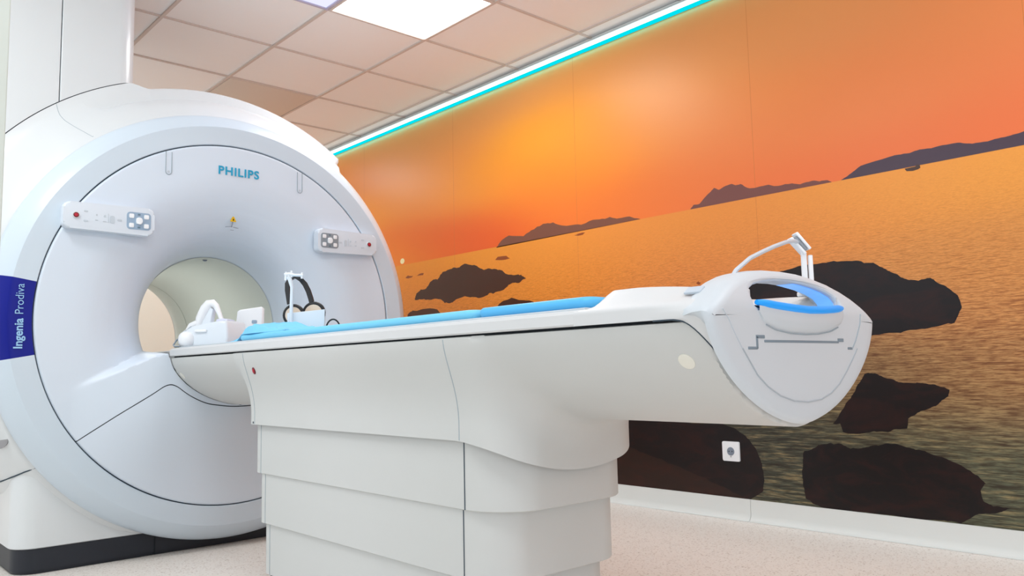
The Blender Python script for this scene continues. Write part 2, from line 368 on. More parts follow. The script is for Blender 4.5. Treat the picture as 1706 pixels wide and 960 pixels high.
SKY = [((5.114, 1.445), (235, 140, 60)), ((4.953, 1.235), (248, 150, 40)), ((4.507, 0.907), (240, 95, 30)), ((4.106, 0.893), (240, 105, 35)), ((3.853, 1.204), (252, 160, 45)), ((3.299, 1.385), (252, 168, 45)), ((2.839, 1.175), (252, 158, 50)), ((4.159, 1.384), (250, 155, 60)), ((3.069, 1.054), (250, 142, 42)), ((1.26, 1.071), (236, 138, 80)), ((3.313, 0.994), (245, 125, 40)), ((3.862, 0.877), (238, 92, 35)), ((2.852, 0.88), (243, 122, 46)), ((2.268, 0.901), (240, 126, 60)), ((2.433, 1.241), (240, 150, 75)), ((1.935, 0.976), (238, 132, 72)), ((1.509, 1.011), (238, 138, 78)), ((1.275, 0.855), (238, 120, 68)), ((0.95, 0.894), (235, 118, 68)), ((0.837, 1.108), (225, 125, 75)), ((1.027, 1.239), (228, 140, 80)), ((1.484, 1.394), (228, 148, 88)), ((1.905, 1.507), (232, 152, 88)), ((2.229, 1.645), (225, 150, 88)), ((2.822, 1.573), (235, 155, 80)), ((1.795, 0.81), (240, 116, 64)), ((4.711, 0.848), (250, 150, 40)), ((4.642, 1.572), (235, 165, 95)), ((3.553, 1.671), (235, 160, 90)), ((4.4, 1.1), (248, 142, 48)), ((4.0, 1.15), (250, 156, 48)), ((3.6, 1.1), (250, 148, 42)), ((4.5, 1.3), (245, 160, 80)), ((4.2, 1.5), (240, 165, 95)), ((3.0, 1.4), (250, 162, 62)), ((2.6, 1.35), (246, 156, 66)), ((2.2, 1.1), (241, 140, 70)), ((1.9, 1.2), (239, 143, 78)), ((1.2, 1.1), (235, 132, 74)), ((0.95, 1.3), (230, 134, 78)), ((0.6, 1.0), (232, 120, 70))]
SEA = [((4.174, 0.703), (250, 160, 50)), ((4.513, 0.574), (248, 150, 45)), ((3.326, 0.642), (245, 155, 55)), ((2.865, 0.588), (245, 150, 60)), ((2.463, 0.632), (240, 150, 65)), ((1.808, 0.597), (240, 150, 70)), ((1.288, 0.665), (245, 160, 70)), ((0.889, 0.68), (245, 165, 70)), ((2.122, 0.472), (235, 145, 75)), ((0.908, 0.422), (225, 150, 75)), ((0.992, 0.324), (222, 150, 80)), ((1.003, 0.172), (212, 148, 88)), ((0.943, -0.045), (212, 148, 90)), ((1.336, -0.04), (110, 100, 75)), ((1.132, -0.218), (110, 110, 85)), ((1.726, -0.336), (85, 90, 75)), ((0.971, -0.422), (95, 100, 80)), ((1.862, -0.292), (60, 58, 50)), ((1.022, -0.087), (178, 138, 90)), ((4.585, 0.497), (240, 150, 60))]
def mural():
    rnd = random.Random(3)
    def idw(y, z, pts, pw=3.2, zs=1.6):
        num = np.zeros(y.shape+(3,)); den = np.zeros(y.shape)
        for (py, pz), c in pts:
            w = np.exp(-((y-py)**2/(2*0.34**2)+(z-pz)**2/(2*0.10**2)))+2e-5/((y-py)**2*0.35+((z-pz)*zs)**2+0.02)**2; num += w[..., None]*np.array(lin(c)); den += w
        return num/den[..., None]
    HOR = 0.757; ya, yb, za, zb = Y0R+0.01, Y1R-0.01, -0.5955, CEIL-0.03
    V = []; Fc = []; MI = []; C = []; UVW = []; ST = []
    def grid(z0, z1, nz, ny, pts, mi, sea):
        ysv = np.linspace(ya, yb, ny); zsv = np.linspace(z0, z1, nz)
        Yg, Zg = np.meshgrid(ysv, zsv, indexing='ij'); col = idw(Yg, Zg, pts); b = len(V)
        for i in range(ny):
            for j in range(nz):
                V.append((WALLX-0.0022, ysv[i], zsv[j])); C.append((*col[i, j], 1))
                t = HOR-zsv[j]
                UVW.append((ysv[i]/(0.10+0.55*max(t, 0)), math.log(max(t, 0)+0.06)*4.0, 0)); ST.append(min(1, max(0, t)/1.25))
        Fc.extend([tuple(k+b for k in f) for f in grid_faces(ny, nz)]); MI.extend([mi]*((ny-1)*(nz-1)))
    grid(za, HOR, 90, 230, SEA, 0, True)
    grid(HOR, zb, 60, 160, SKY, 1, False)
    def frac(pts, k, amp):
        for _ in range(k):
            o = []
            for i in range(len(pts)):
                a = pts[i]; b = pts[(i+1) % len(pts)]; L = math.hypot(b[0]-a[0], b[1]-a[1])
                if abs(a[1]-HOR) < 0.006 and abs(b[1]-HOR) < 0.006: L = 0
                o += [a, ((a[0]+b[0])/2+rnd.gauss(0, amp)*L, (a[1]+b[1])/2+rnd.gauss(0, amp)*L)]
            pts = o
        return pts
    def poly(pts, col, mi, off, k=2, amp=0.05):
        pts = frac(pts, k, amp); b = len(V)
        pts = [(min(max(y, ya), yb), min(max(z, za), zb)) for y, z in pts]
        for y, z in pts: V.append((WALLX-0.0022-off, y, z)); C.append((*lin(col), 1)); UVW.append((y, z, 0)); ST.append(1.0 if mi == 3 else 0.0)
        Fc.append(tuple(range(b, b+len(pts)))); MI.append(mi)
    base = lambda p, z=HOR: p+[(p[-1][0], z), (p[0][0], z)]
    for y in (0.82, 1.921, 3.027, 4.13, 5.23, -0.28):
        b = len(V)
        for yy, zz in ((y, 0.1), (y+0.0016, 0.1), (y+0.0016, zb), (y, zb)):
            V.append((WALLX-0.0024, yy, zz)); C.append((*lin((205, 120, 60)), 1)); UVW.append((0, 0, 0)); ST.append(0)
        Fc.append((b, b+1, b+2, b+3)); MI.append(2)
    P = POLY
    poly(base(P['A']), (126, 78, 60), 2, 0.0006, 2, 0.035); poly(base(P['B']), (122, 76, 70), 2, 0.0006, 2, 0.035)
    poly(base(P['C']+[(0.7, 0.82), (0.5, 0.87), (0.2, 0.90), (-0.3, 0.95), (-0.9, 0.88), (-1.4, 0.80)]), (76, 62, 76), 2, 0.0006, 2, 0.03)
    poly([(4.728+0.026*math.cos(k*PI/8), 0.785+0.020*math.sin(k*PI/8)) for k in range(16)], (255, 244, 190), 2, 0.0005, 0, 0)
    poly(P['boat'], (78, 58, 52), 2, 0.0009, 1, 0.03)
    poly(P['r1'], (72, 42, 30), 3, 0.0006, 3, 0.06)
    for k in ('s1', 's2', 's3', 's4', 's5'): poly(P[k], (150, 75, 35), 2, 0.0006, 1, 0.05)
    poly(P['r2'], (70, 38, 26), 3, 0.0006); poly(P['r3'], (80, 42, 26), 3, 0.0006)
    poly(P['r4'], (24, 19, 22), 3, 0.0006, 3, 0.04); poly(P['r5'], (22, 16, 18), 3, 0.0006, 3, 0.05)
    poly(P['r6'], (18, 14, 16), 3, 0.0006, 3, 0.05); poly(P['r7'], (24, 17, 18), 3, 0.0006, 3, 0.03)
    poly(P['r7b'], (44, 28, 23), 3, 0.0009, 3, 0.04)
    def base_mat(name, rough=0.36):
        m = bpy.data.materials.new(name); m.use_nodes = True; nt = m.node_tree; b = nt.nodes['Principled BSDF']
        b.inputs['Roughness'].default_value = rough; b.inputs['Specular IOR Level'].default_value = 0.33
        at = nt.nodes.new('ShaderNodeAttribute'); at.attribute_name = 'print_color'
        return m, nt, b, at
    def noise_node(nt, vec, scale, detail=4, rough=0.55, dist=0):
        n = nt.nodes.new('ShaderNodeTexNoise'); n.inputs['Scale'].default_value = scale; n.inputs['Detail'].default_value = detail
        n.inputs['Roughness'].default_value = rough; n.inputs['Distortion'].default_value = dist; nt.links.new(vec, n.inputs['Vector']); return n
    def mapping(nt, vec, sc):
        mp = nt.nodes.new('ShaderNodeMapping'); mp.inputs['Scale'].default_value = sc; nt.links.new(vec, mp.inputs['Vector']); return mp.outputs[0]
    def ramp(nt, fac, stops):
        r = nt.nodes.new('ShaderNodeValToRGB'); e = r.color_ramp.elements
        e[0].position = stops[0][0]; e[0].color = (*[stops[0][1]]*3, 1); e[1].position = stops[-1][0]; e[1].color = (*[stops[-1][1]]*3, 1)
        for p, v in stops[1:-1]: x = e.new(p); x.color = (v, v, v, 1)
        nt.links.new(fac, r.inputs[0]); return r.outputs[0]
    def mixc(nt, fac, A, B, mode='MIX'):
        x = nt.nodes.new('ShaderNodeMix'); x.data_type = 'RGBA'; x.blend_type = mode
        for nme, v in (('Factor', fac), ('A', A), ('B', B)):
            if isinstance(v, tuple): x.inputs[nme].default_value = (*v, 1) if len(v) == 3 else v
            elif isinstance(v, float): x.inputs[nme].default_value = v
            else: nt.links.new(v, x.inputs[nme])
        return x.outputs['Result']
    def mth(nt, op, a, b):
        x = nt.nodes.new('ShaderNodeMath'); x.operation = op
        for k, v in enumerate((a, b)):
            if isinstance(v, (int, float)): x.inputs[k].default_value = v
            else: nt.links.new(v, x.inputs[k])
        return x.outputs[0]
    sea, nt, b, at = base_mat('printed_sea')
    wv = nt.nodes.new('ShaderNodeAttribute'); wv.attribute_name = 'wave_space'
    st = nt.nodes.new('ShaderNodeAttribute'); st.attribute_name = 'strength'
    n1 = noise_node(nt, mapping(nt, wv.outputs['Vector'], (5, 26, 1)), 1.0, 5, 0.6, 0.4)
    n2 = noise_node(nt, mapping(nt, wv.outputs['Vector'], (14, 70, 1)), 1.0, 3, 0.6, 0.3)
    d1 = ramp(nt, n1.outputs['Fac'], [(0.34, 1.0), (0.52, 0.0)]); d2 = ramp(nt, n2.outputs['Fac'], [(0.38, 1.0), (0.55, 0.0)])
    s2 = mth(nt, 'POWER', st.outputs['Fac'], 1.25)
    f1 = mth(nt, 'MULTIPLY', d1, mth(nt, 'MINIMUM', mth(nt, 'ADD', mth(nt, 'MULTIPLY', s2, 1.5), 0.13), 0.85))
    f2 = mth(nt, 'MULTIPLY', d2, mth(nt, 'MINIMUM', mth(nt, 'ADD', mth(nt, 'MULTIPLY', s2, 1.3), 0.15), 0.7))
    dark = mixc(nt, 1.0, at.outputs['Color'], lin((150, 120, 118)), 'MULTIPLY')
    light = ramp(nt, n1.outputs['Fac'], [(0.5, 0.0), (0.7, 1.0)])
    c = mixc(nt, mth(nt, 'MULTIPLY', light, mth(nt, 'MULTIPLY', st.outputs['Fac'], 0.45)), at.outputs['Color'], lin((205, 175, 120)))
    c = mixc(nt, f1, c, dark); c = mixc(nt, f2, c, dark); nt.links.new(c, b.inputs['Base Color'])
    sky, nt, b, at = base_mat('printed_sky')
    nt.links.new(at.outputs['Color'], b.inputs['Base Color'])
    isl, nt, b, at = base_mat('printed_silhouette'); nt.links.new(at.outputs['Color'], b.inputs['Base Color'])
    rock, nt, b, at = base_mat('printed_rock')
    wv = nt.nodes.new('ShaderNodeAttribute'); wv.attribute_name = 'wave_space'
    n1 = noise_node(nt, mapping(nt, wv.outputs['Vector'], (2.5, 6, 1)), 2.0, 8, 0.65, 0.8)
    r1 = ramp(nt, n1.outputs['Fac'], [(0.45, 0.0), (0.72, 1.0)])
    c = mixc(nt, mth(nt, 'MULTIPLY', r1, 0.28), at.outputs['Color'], lin((80, 34, 26))); nt.links.new(c, b.inputs['Base Color'])
    o = mk('wall_mural', V, Fc, [sea, sky, isl, rock], None, smooth=False, mi=MI)
    me = o.data
    a = me.attributes.new('print_color', 'FLOAT_COLOR', 'POINT'); a.data.foreach_set('color', np.array(C, dtype=np.float32).ravel())
    a = me.attributes.new('wave_space', 'FLOAT_VECTOR', 'POINT'); a.data.foreach_set('vector', np.array(UVW, dtype=np.float32).ravel())
    a = me.attributes.new('strength', 'FLOAT', 'POINT'); a.data.foreach_set('value', np.array(ST, dtype=np.float32))
    tag(o, 'orange sunset sea photograph with dark rocks and islands covering the right wall', 'wall mural')
mural()
# outlet on the mural
so = empty('wall_socket', 'small white square wall socket low on the mural rocks', 'wall socket', (WALLX-0.004, 2.11, -0.389))
fr = ((0, 0, 0), (0, -1, 0), (0, 0, 1), (-1, 0, 0))
MB().prism(rrect(0.088, 0.088, 0.006), fr, 0, 0.008, 0.002).build('plate', M['white'], so)
MB().prism(circ(0.019), fr, 0.0082, 0.0095, 0.001).build('recess', M['faintd'], so)
q = MB(); q.prism(circ(0.0025, 12, cx=-0.008), fr, 0.0095, 0.0105); q.prism(circ(0.0025, 12, cx=0.008), fr, 0.0095, 0.0105); q.build('pin_hole', M['seamb'], so)
MB().prism(rrect(0.006, 0.004, 0.001, cx=0, cy=-0.024), fr, 0.008, 0.0095).build('indicator', M['hole'], so)
# ------------------------------------------------------------------ scanner
sc = empty('mri_scanner', 'large white ring-shaped magnetic resonance scanner with round front and dark plinth', 'medical scanner')
def belly_half(z, a=0.280, c=0.193, z0=0.078, n=1.7):
    t = np.clip((z0-z)/c, 0, 1); return a*(1-t**n)**(1/n)
def funnel(r):
    R = np.array([0.295, 0.30, 0.302, 0.31, 0.325, 0.345, 0.375, 0.41, 0.45, 0.50, 0.55, 0.60, 0.80])
    Y = np.array([3.64, 3.60, 3.56, 3.50, 3.445, 3.40, 3.355, 3.322, 3.295, 3.274, 3.262, 3.257, 3.256])
    return np.interp(r, R, Y)
def boss(dx, z):
    ax = np.abs(dx)
    ridge = np.interp(ax, [0, 0.30, 0.323, 0.377, 0.447, 0.529, 0.6, 0.8], [0.108, 0.107, 0.101, 0.082, 0.047, 0.010, -0.025, -0.14])
    side = 1-sst(0.29, 0.61, ax)
    b = 0.006*(1-sst(0.5, 0.62, ax))*sst(-0.4, -0.1, z)+0.050*side*sst(-0.52, -0.10, z)
    m = sst(0.0, 0.022, ridge-z+0.004)
    return b, m
def panel_Y(x, z):
    dx = x-CX; r = np.hypot(dx, z-CZ); f = funnel(r)
    # smooth the piecewise funnel a little
    f = (f+funnel(np.maximum(r-0.012, 0.295))+funnel(r+0.012))/3
    b, m = boss(dx, z)
    lowY = np.minimum(YF-b, 4)
    return f*(1-m)+np.minimum(f, lowY)*m
def seam_z(ax):
    return sum(seam_raw(np.abs(ax+o)) for o in (-0.018, -0.009, 0, 0.009, 0.018))/5
def seam_raw(ax):
    return np.interp(ax, [0, 0.05, 0.135, 0.180, 0.218, 0.262, 0.292, 0.336, 0.443, 0.585, 0.62, 0.8],
                     [-0.1225, -0.1205, -0.107, -0.087, -0.064, -0.028, -0.026, -0.057, -0.125, -0.221, -0.246, -0.37])
NR, NT = 110, 540
rr = np.concatenate([np.linspace(0.3005, 0.45, 45), np.linspace(0.453, 0.733, 65)])
V = []
for i in range(NT):
    a = 2*PI*i/NT
    x = CX+rr*math.cos(a); z = CZ+rr*math.sin(a); y = panel_Y(x, z)
    for k in range(NR): V.append((x[k], y[k], z[k]))
    V.append((CX+0.7385*math.cos(a), YF+0.004, CZ+0.7385*math.sin(a)))
    V.append((CX+0.739*math.cos(a), YF+0.03, CZ+0.739*math.sin(a)))
Fc = grid_faces(NT, NR+2, True)
Va = np.array(V); sz = seam_z(np.abs(Va[:, 0]-CX))
gup = Va[:, 2]-sz-0.002; glo = sz-Va[:, 2]-0.002
# cut away where the table's underside passes through
tx = np.abs(Va[:, 0]-CX); lim = belly_half(Va[:, 2])+0.006
v1, f1 = clip(V, Fc, gup); v2, f2 = clip(V, Fc, glo)
def table_hole(v, f):
    a = np.array(v); hw = np.where(a[:, 2] > 0.0755, 0.2885, belly_half(a[:, 2])+0.003)
    g = np.maximum(np.abs(a[:, 0]-CX)-hw, np.maximum(a[:, 2]-0.112, -0.117-a[:, 2]))
    return clip(v, f, g)
v1, f1 = table_hole(v1, f1)
def thick(v, f):   # give the shell its wall by a second skin set back
    return v, f
mk('front_panel', v1, f1, M['panel'], sc, sharp=60)
mk('lower_front_panel', v2, f2, M['panel'], sc, sharp=60)
# dark backing that shows only in the joint
Vb = [(x, y+0.012, z) for x, y, z in V]; gb = 0.012-np.abs(Va[:, 2]-sz)
v3, f3 = clip(Vb, Fc, gb); mk('panel_joint', v3, f3, M['seam'], sc)
v, f = revolve([(0.735, YF+0.012), (0.748, YF+0.012)], n=180); mk('ring_joint', v, f, M['seam'], sc)
ring = [(0.7425, YF+0.03), (0.743, YF+0.003), (0.7455, YF), (0.80, YF-0.0005), (0.819, YF), (0.822, YF+0.0015), (0.845, YF+0.019), (0.866, YF+0.040), (0.876, YF+0.053), (0.881, YF+0.066), (0.882, YF+0.078), (0.872, YF+0.084), (0.83, YF+0.09)]
v, f = revolve(ring, -169.6, 170.2, n=340); mk('front_ring', v, f, M['ring'], sc, sharp=25)
v, f = revolve(ring, 170.2, 190.4, n=24)
acc = mk('blue_accent_panel', v, f, M['blue'], sc, sharp=30)
acc['label'] = 'royal blue segment of the ring with model lettering'
v, f = revolve([(r, y) for r, y in ring[:-1]], 170.0, 170.25, n=1); v2_, f2_ = revolve(ring[:-1], 190.35, 190.6, n=1)
# lettering on the blue part, reading upwards
def ring_text(s, z, w, off):
    x0 = CX-0.783; return text_mesh('lettering', s, 0.038, M['letter'], acc, (x0-0.0, YF-0.0022, z), (0, 0, 1), (-1, 0, 0), 0.0005, off, width=w)
ring_text('Ingenia', CZ-0.060, 0.106, 0.0009); ring_text('Prodiva', CZ+0.062, 0.106, -0.0002)
# body housing: profile changes round the ring (plain, recessed band at the top, skirt of the turret)
PA = [(.866, 3.345), (.874, 3.340), (.876, 3.338), (.890, 3.346), (.915, 3.368), (.940, 3.400), (.962, 3.44), (.980, 3.49), (.992, 3.55), (1.0, 3.63), (1.004, 3.75), (1.004, 4.75), (.985, 4.86), (.93, 4.94), (.80, 4.97), (.36, 4.97)]
PB = [(.866, 3.345), (.874, 3.340), (.876, 3.338), (.905, 3.355), (.945, 3.392), (.970, 3.420), (.978, 3.435), (.986, 3.470), (1.031, 3.476), (1.038, 3.486), (1.038, 3.60), (1.036, 4.60), (.99, 4.86), (.93, 4.94), (.80, 4.97), (.36, 4.97)]
PC = [(.866, 3.345), (.874, 3.340), (.876, 3.338), (.895, 3.348), (.930, 3.378), (.965, 3.415), (1.0, 3.455), (1.028, 3.478), (1.050, 3.489), (1.074, 3.494), (1.0745, 3.53), (1.04, 4.60), (.99, 4.86), (.93, 4.94), (.80, 4.97), (.36, 4.97)]
PA, PB, PC = map(np.array, (PA, PB, PC)); V = []; NA = 540
for i in range(NA):
    d = -180+360*i/NA
    wB = float(sst(52.4, 53.6, d)*(1-sst(118, 124, d)))
    wC = float(sst(106, 110.5, d)*(1-sst(150, 165, d)))
    P = PA*(1-wB)+PB*wB
    Q_ = PA*(1-wC)+PC*wC; wb = float(sst(52.4, 53.6, d)*(1-sst(117, 124, d)))
    if wC > 0:
        P = P*(1-wC)+PC*wC; P[3:9] = Q_[3:9]*(1-wb)+PB[3:9]*wb
    a = math.radians(d)
    for r, y in P: V.append((CX+r*math.cos(a), y, max(CZ+r*math.sin(a), F+0.10)))
mk('magnet_cover', V, grid_faces(NA, len(PA), True), M['shell'], sc, sharp=28)
# fine panel line running down the housing from the turret
q = MB()
pl = []
for t in np.linspace(0, 1, 14):
    d = 126.6+0.5*t+1.2*math.sin(t*PI); k = t*6.5; prof = PC[3:10][::-1]
    i0 = min(5, int(k)); fr_ = min(1, k-i0); r = prof[i0][0]*(1-fr_)+prof[i0+1][0]*fr_; y = prof[i0][1]*(1-fr_)+prof[i0+1][1]*fr_
    pl.append((CX+r*math.cos(math.radians(d)), y+0.0004, CZ+r*math.sin(math.radians(d))))
MB().tube(pl, 0.0012, 6).build('housing_joint', M['seaml'], sc)
# bore
bp = [(.3035, 3.55), (.3003, 3.57), (.2997, 3.60), (.2995, 4.596), (.3005, 4.5965), (.3005, 4.604), (.2995, 4.6045), (.302, 4.66), (.312, 4.74), (.33, 4.84), (.352, 4.94), (.365, 4.972)]
v, f = revolve(bp, n=180); mk('bore_tube', v, f, M['bore'], sc, sharp=60)
v, f = revolve([(.2990, 4.597), (.2990, 4.601)], n=180); mk('bore_joint', v, f, mat('bore_gap', (165, 168, 155), 0.8), sc)
v, f = revolve([(.2985, 4.593), (.2985, 4.603)], 116, 134, n=20); mk('bore_slot', v, f, M['seam'], sc)
bt = MB(); bt.box((CX, 4.14, 0.072), (0.42, 1.66, 0.077), 0.01); bt.build('bore_bridge', M['shellmatte'], sc)
q = MB(); q.box((CX-0.206, 4.1, CZ+0.206), (0.022, 0.70, 0.006), 0.002, Matrix.Rotation(math.radians(-45), 3, 'Y')); q.build('bore_fill_fixture', M['white'], sc)
area('bore_fill', (CX-0.198, 4.1, CZ+0.198), 0.016, 0.68, 1.3, (1.0, 0.99, 0.96), (0, math.radians(-45), 0))  # unseen lamp with its fixture, added to brighten the bore
# turret up to the ceiling
def rpoly(x0, x1, y0, y1, r, n=8):
    return [((x0+x1)/2+p[0], (y0+y1)/2+p[1]) for p in rrect(x1-x0, y1-y0, r, n)]
def turret(x0, x1, name, rl, rr_):
    out = []
    y0, y1 = 3.496, 4.55
    n = 8
    for cx, cy, r, a0 in ((x1, y0, rr_, 270), (x1, y1, 0.1, 0), (x0, y1, 0.02, 90), (x0, y0, rl, 180)):
        sx = -1 if cx == x1 else 1; sy = 1 if cy == y0 else -1
        for k in range(n+1):
            a = math.radians(a0+90*k/n); out.append((cx+sx*r+r*math.cos(a), cy+sy*r+r*math.sin(a)))
    V = []; N = len(out)
    for x, y in out:
        zb = CZ+math.sqrt(max(0.2, 1.0775**2-(x-CX)**2)) if y < 3.7 else 1.15
        zb = zb if y >= 3.7 else min(zb, 1.30)
        V.append((x, y, zb))
    for x, y in out: V.append((x, y, CEIL-0.008))
    Fq = [(i, (i+1) % N, N+(i+1) % N, N+i) for i in range(N)]
    mk(name, V, Fq+[tuple(range(N, 2*N))], M['shell'], sc, sharp=25)
def turret_fine(x0, x1, name, rl, rr_):
    # front edge sampled finely so its lower rim follows the housing
    pts = []
    y0, y1 = 3.496, 4.55
    xsf = np.linspace(x0+rl, x1-rr_, 24)
    pts += [(x, y0) for x in xsf]
    for k in range(1, 10): a = math.radians(270+90*k/9); pts.append((x1-rr_+rr_*math.cos(a), y0+rr_+rr_*math.sin(a)))
    pts += [(x1, y1), (x0, y1)]
    for k in range(0, 9): a = math.radians(180+90*k/9); pts.append((x0+rl+rl*math.cos(a), y0+rl+rl*math.sin(a)))
    N = len(pts); V = []
    for x, y in pts:
        r = 1.0775
        zb = CZ+math.sqrt(max(0.1, r*r-(x-CX)**2))
        if y > y0+0.2: zb = 1.0
        V.append((x, y, zb))
    V += [(x, y, CEIL-0.0085) for x, y in pts]
    mk(name, V, [(i, (i+1) % N, N+(i+1) % N, N+i) for i in range(N)]+[tuple(range(N, 2*N))], M['shell'], sc, sharp=25)
turret_fine(0.772, 1.062, 'turret_cover', 0.004, 0.075)
turret_fine(0.36, 0.769, 'turret_side_cover', 0.02, 0.004)
dk = MB(); dk.box((0.77, 3.53, 1.42), (0.012, 0.05, 0.78)); 
pts = [(CX+1.068*math.cos(math.radians(d)), 3.52, CZ+1.074*math.sin(math.radians(d))) for d in np.linspace(112, 146, 40)]
dk.tube(pts, 0.010, 8); dk.build('turret_joint', M['seam'], sc)
# lower housing and plinth
def plan(x0, x1, y0, y1, r, n=10):
    out = []
    for cx, cy, a0 in ((x1, y0, 270), (x1, y1, 0), (x0, y1, 90), (x0, y0, 180)):
        sx = -1 if cx == x1 else 1; sy = 1 if cy == y0 else -1
        for k in range(n+1):
            a = math.radians(a0+90*k/n); out.append((cx+sx*r+r*math.cos(a), cy+sy*r+r*math.sin(a)))
    return out
def stack(pl, zs, insets, name, m, parent, sharp=30, cap=True, ztop=None):
    cx = sum(p[0] for p in pl)/len(pl); cy = sum(p[1] for p in pl)/len(pl)
    N = len(pl); V = []
    for z, ins in zip(zs, insets):
        for i, (x, y) in enumerate(pl):
            a = pl[i-1]; b = pl[(i+1) % N]; tx_, ty_ = b[0]-a[0], b[1]-a[1]; L = math.hypot(tx_, ty_) or 1
            V.append((x-ty_/L*ins, y+tx_/L*ins, z if ztop is None or z < zs[-1]-0.02 else z+ztop(x, y)))
    Fq = []
    for j in range(len(zs)-1):
        for i in range(N): Fq.append((j*N+i, j*N+(i+1) % N, (j+1)*N+(i+1) % N, (j+1)*N+i))
    if cap: Fq += [tuple(range(N))[::-1], tuple((len(zs)-1)*N+i for i in range(N))]
    return mk(name, V, Fq, m, parent, sharp)
lp = plan(0.640, 2.16, 3.352, 4.86, 0.085)
stack(lp, [-0.600, -0.597, -0.36, -0.16, -0.150], [0.006, 0.002, 0.002, 0.004, 0.02], 'lower_housing', M['shell'], sc, ztop=lambda x, y: 0.0)
pp = plan(0.634, 1.1235, 3.342, 4.87, 0.085)
stack(plan(0.650, 2.15, 3.36, 4.85, 0.08), [F+0.001, F+0.012, F+0.012, -0.601], [0.006, 0.006, 0, 0], 'plinth', M['navy'], sc)
MB().box((1.128, 3.3595, -0.645), (0.004, 0.003, 0.085)).build('plinth_joint', M['seamb'], sc)
fr = ((0.66, 3.395, -0.225), (1, 0, 0), (0, 0, 1), (0, -1, 0))
bd = MB().prism(circ(0.024, 32, 0.024, 0, 0), ((0.5985, 3.366, -0.214), (0.76, -0.62, 0.19), (0.1, 0.1, 0.98), (-0.62, -0.70, -0.15)), -0.006, 0.003, 0.002)
o = bd.build('oval_badge', M['badge'], sc); o['label'] = 'grey oval badge on the side housing'
jl = MB()
jl.tube([(0.7278, 3.3426, -0.3071), (0.704, 3.342, -0.313), (0.6721, 3.3632, -0.3267), (0.6438, 3.406, -0.3443), (0.618, 3.4779, -0.365), (0.6159, 3.677, -0.3992)], 0.0026, 6); jl.build('housing_joint', M['seam'], sc)
# logo
text_mesh('logo_lettering', 'PHILIPS', 0.049, M['teal'], sc, (CX+0.004, YF-0.0015, CZ+0.631), (1, 0, 0), (0, 0, 1), 0.0012, 0.0009, width=0.176, space=1.12)
# slots under the ring
for sgn in (-1, 1):
    x0 = CX+sgn*0.285; top = CZ+math.sqrt(0.733**2-0.285**2); bot = CZ+0.594; r = 0.0115
    pts = [(x0-r, YF-0.0002, top)]+[(x0-r*math.cos(math.radians(k)), YF-0.0002, bot-r*math.sin(math.radians(k))) for k in range(0, 181, 15)]+[(x0+r, YF-0.0002, top)]
    g = MB().tube(pts, 0.0016, 6)
    g.build('vertical_slot', M['seaml'], sc)
    MB().prism(circ(0.0045, 16), ((x0, YF, bot), (1, 0, 0), (0, 0, 1), (0, -1, 0)), 0, 0.0012).build('slot_screw', M['faint'], sc)
# warning sign and dot
ws = MB(); yw = 3.300
fr = ((CX, yw, 0.664), (1, 0, 0), (0, 0, 1), (0, -1, 0))
tri = MB().prism([(-0.0135, -0.012), (0.0135, -0.012), (0.0, 0.014)], fr, 0.0015, 0.004).build('warning_triangle', M['yellow'], sc)
MB().prism([(-0.0035, -0.007), (0.0035, -0.007), (0.0, 0.003)], fr, 0.004, 0.0048).build('pictogram', M['seamb'], tri)
ln = MB(); ln.box((CX-0.004, yw-0.002, 0.641), (0.003, 0.003, 0.026), 0, Matrix.Rotation(0.25, 3, 'Y'))
ln.box((CX-0.018, yw-0.002, 0.629), (0.03, 0.003, 0.002), 0, Matrix.Rotation(-0.12, 3, 'Y')); ln.box((CX+0.012, yw-0.002, 0.627), (0.022, 0.003, 0.0025), 0, Matrix.Rotation(0.12, 3, 'Y'))
ln.box((CX-0.004, yw-0.002, 0.616), (0.014, 0.003, 0.0015)); ln.build('warning_print', M['faintd'], sc)
MB().prism(circ(0.010, 20, 0.005), ((CX, 3.60, CZ+0.2985), (1, 0, 0), (0, -0.5, -0.86), (0, 0.86, -0.5)), -0.004, 0.003).build('bore_sensor', M['faintd'], sc)
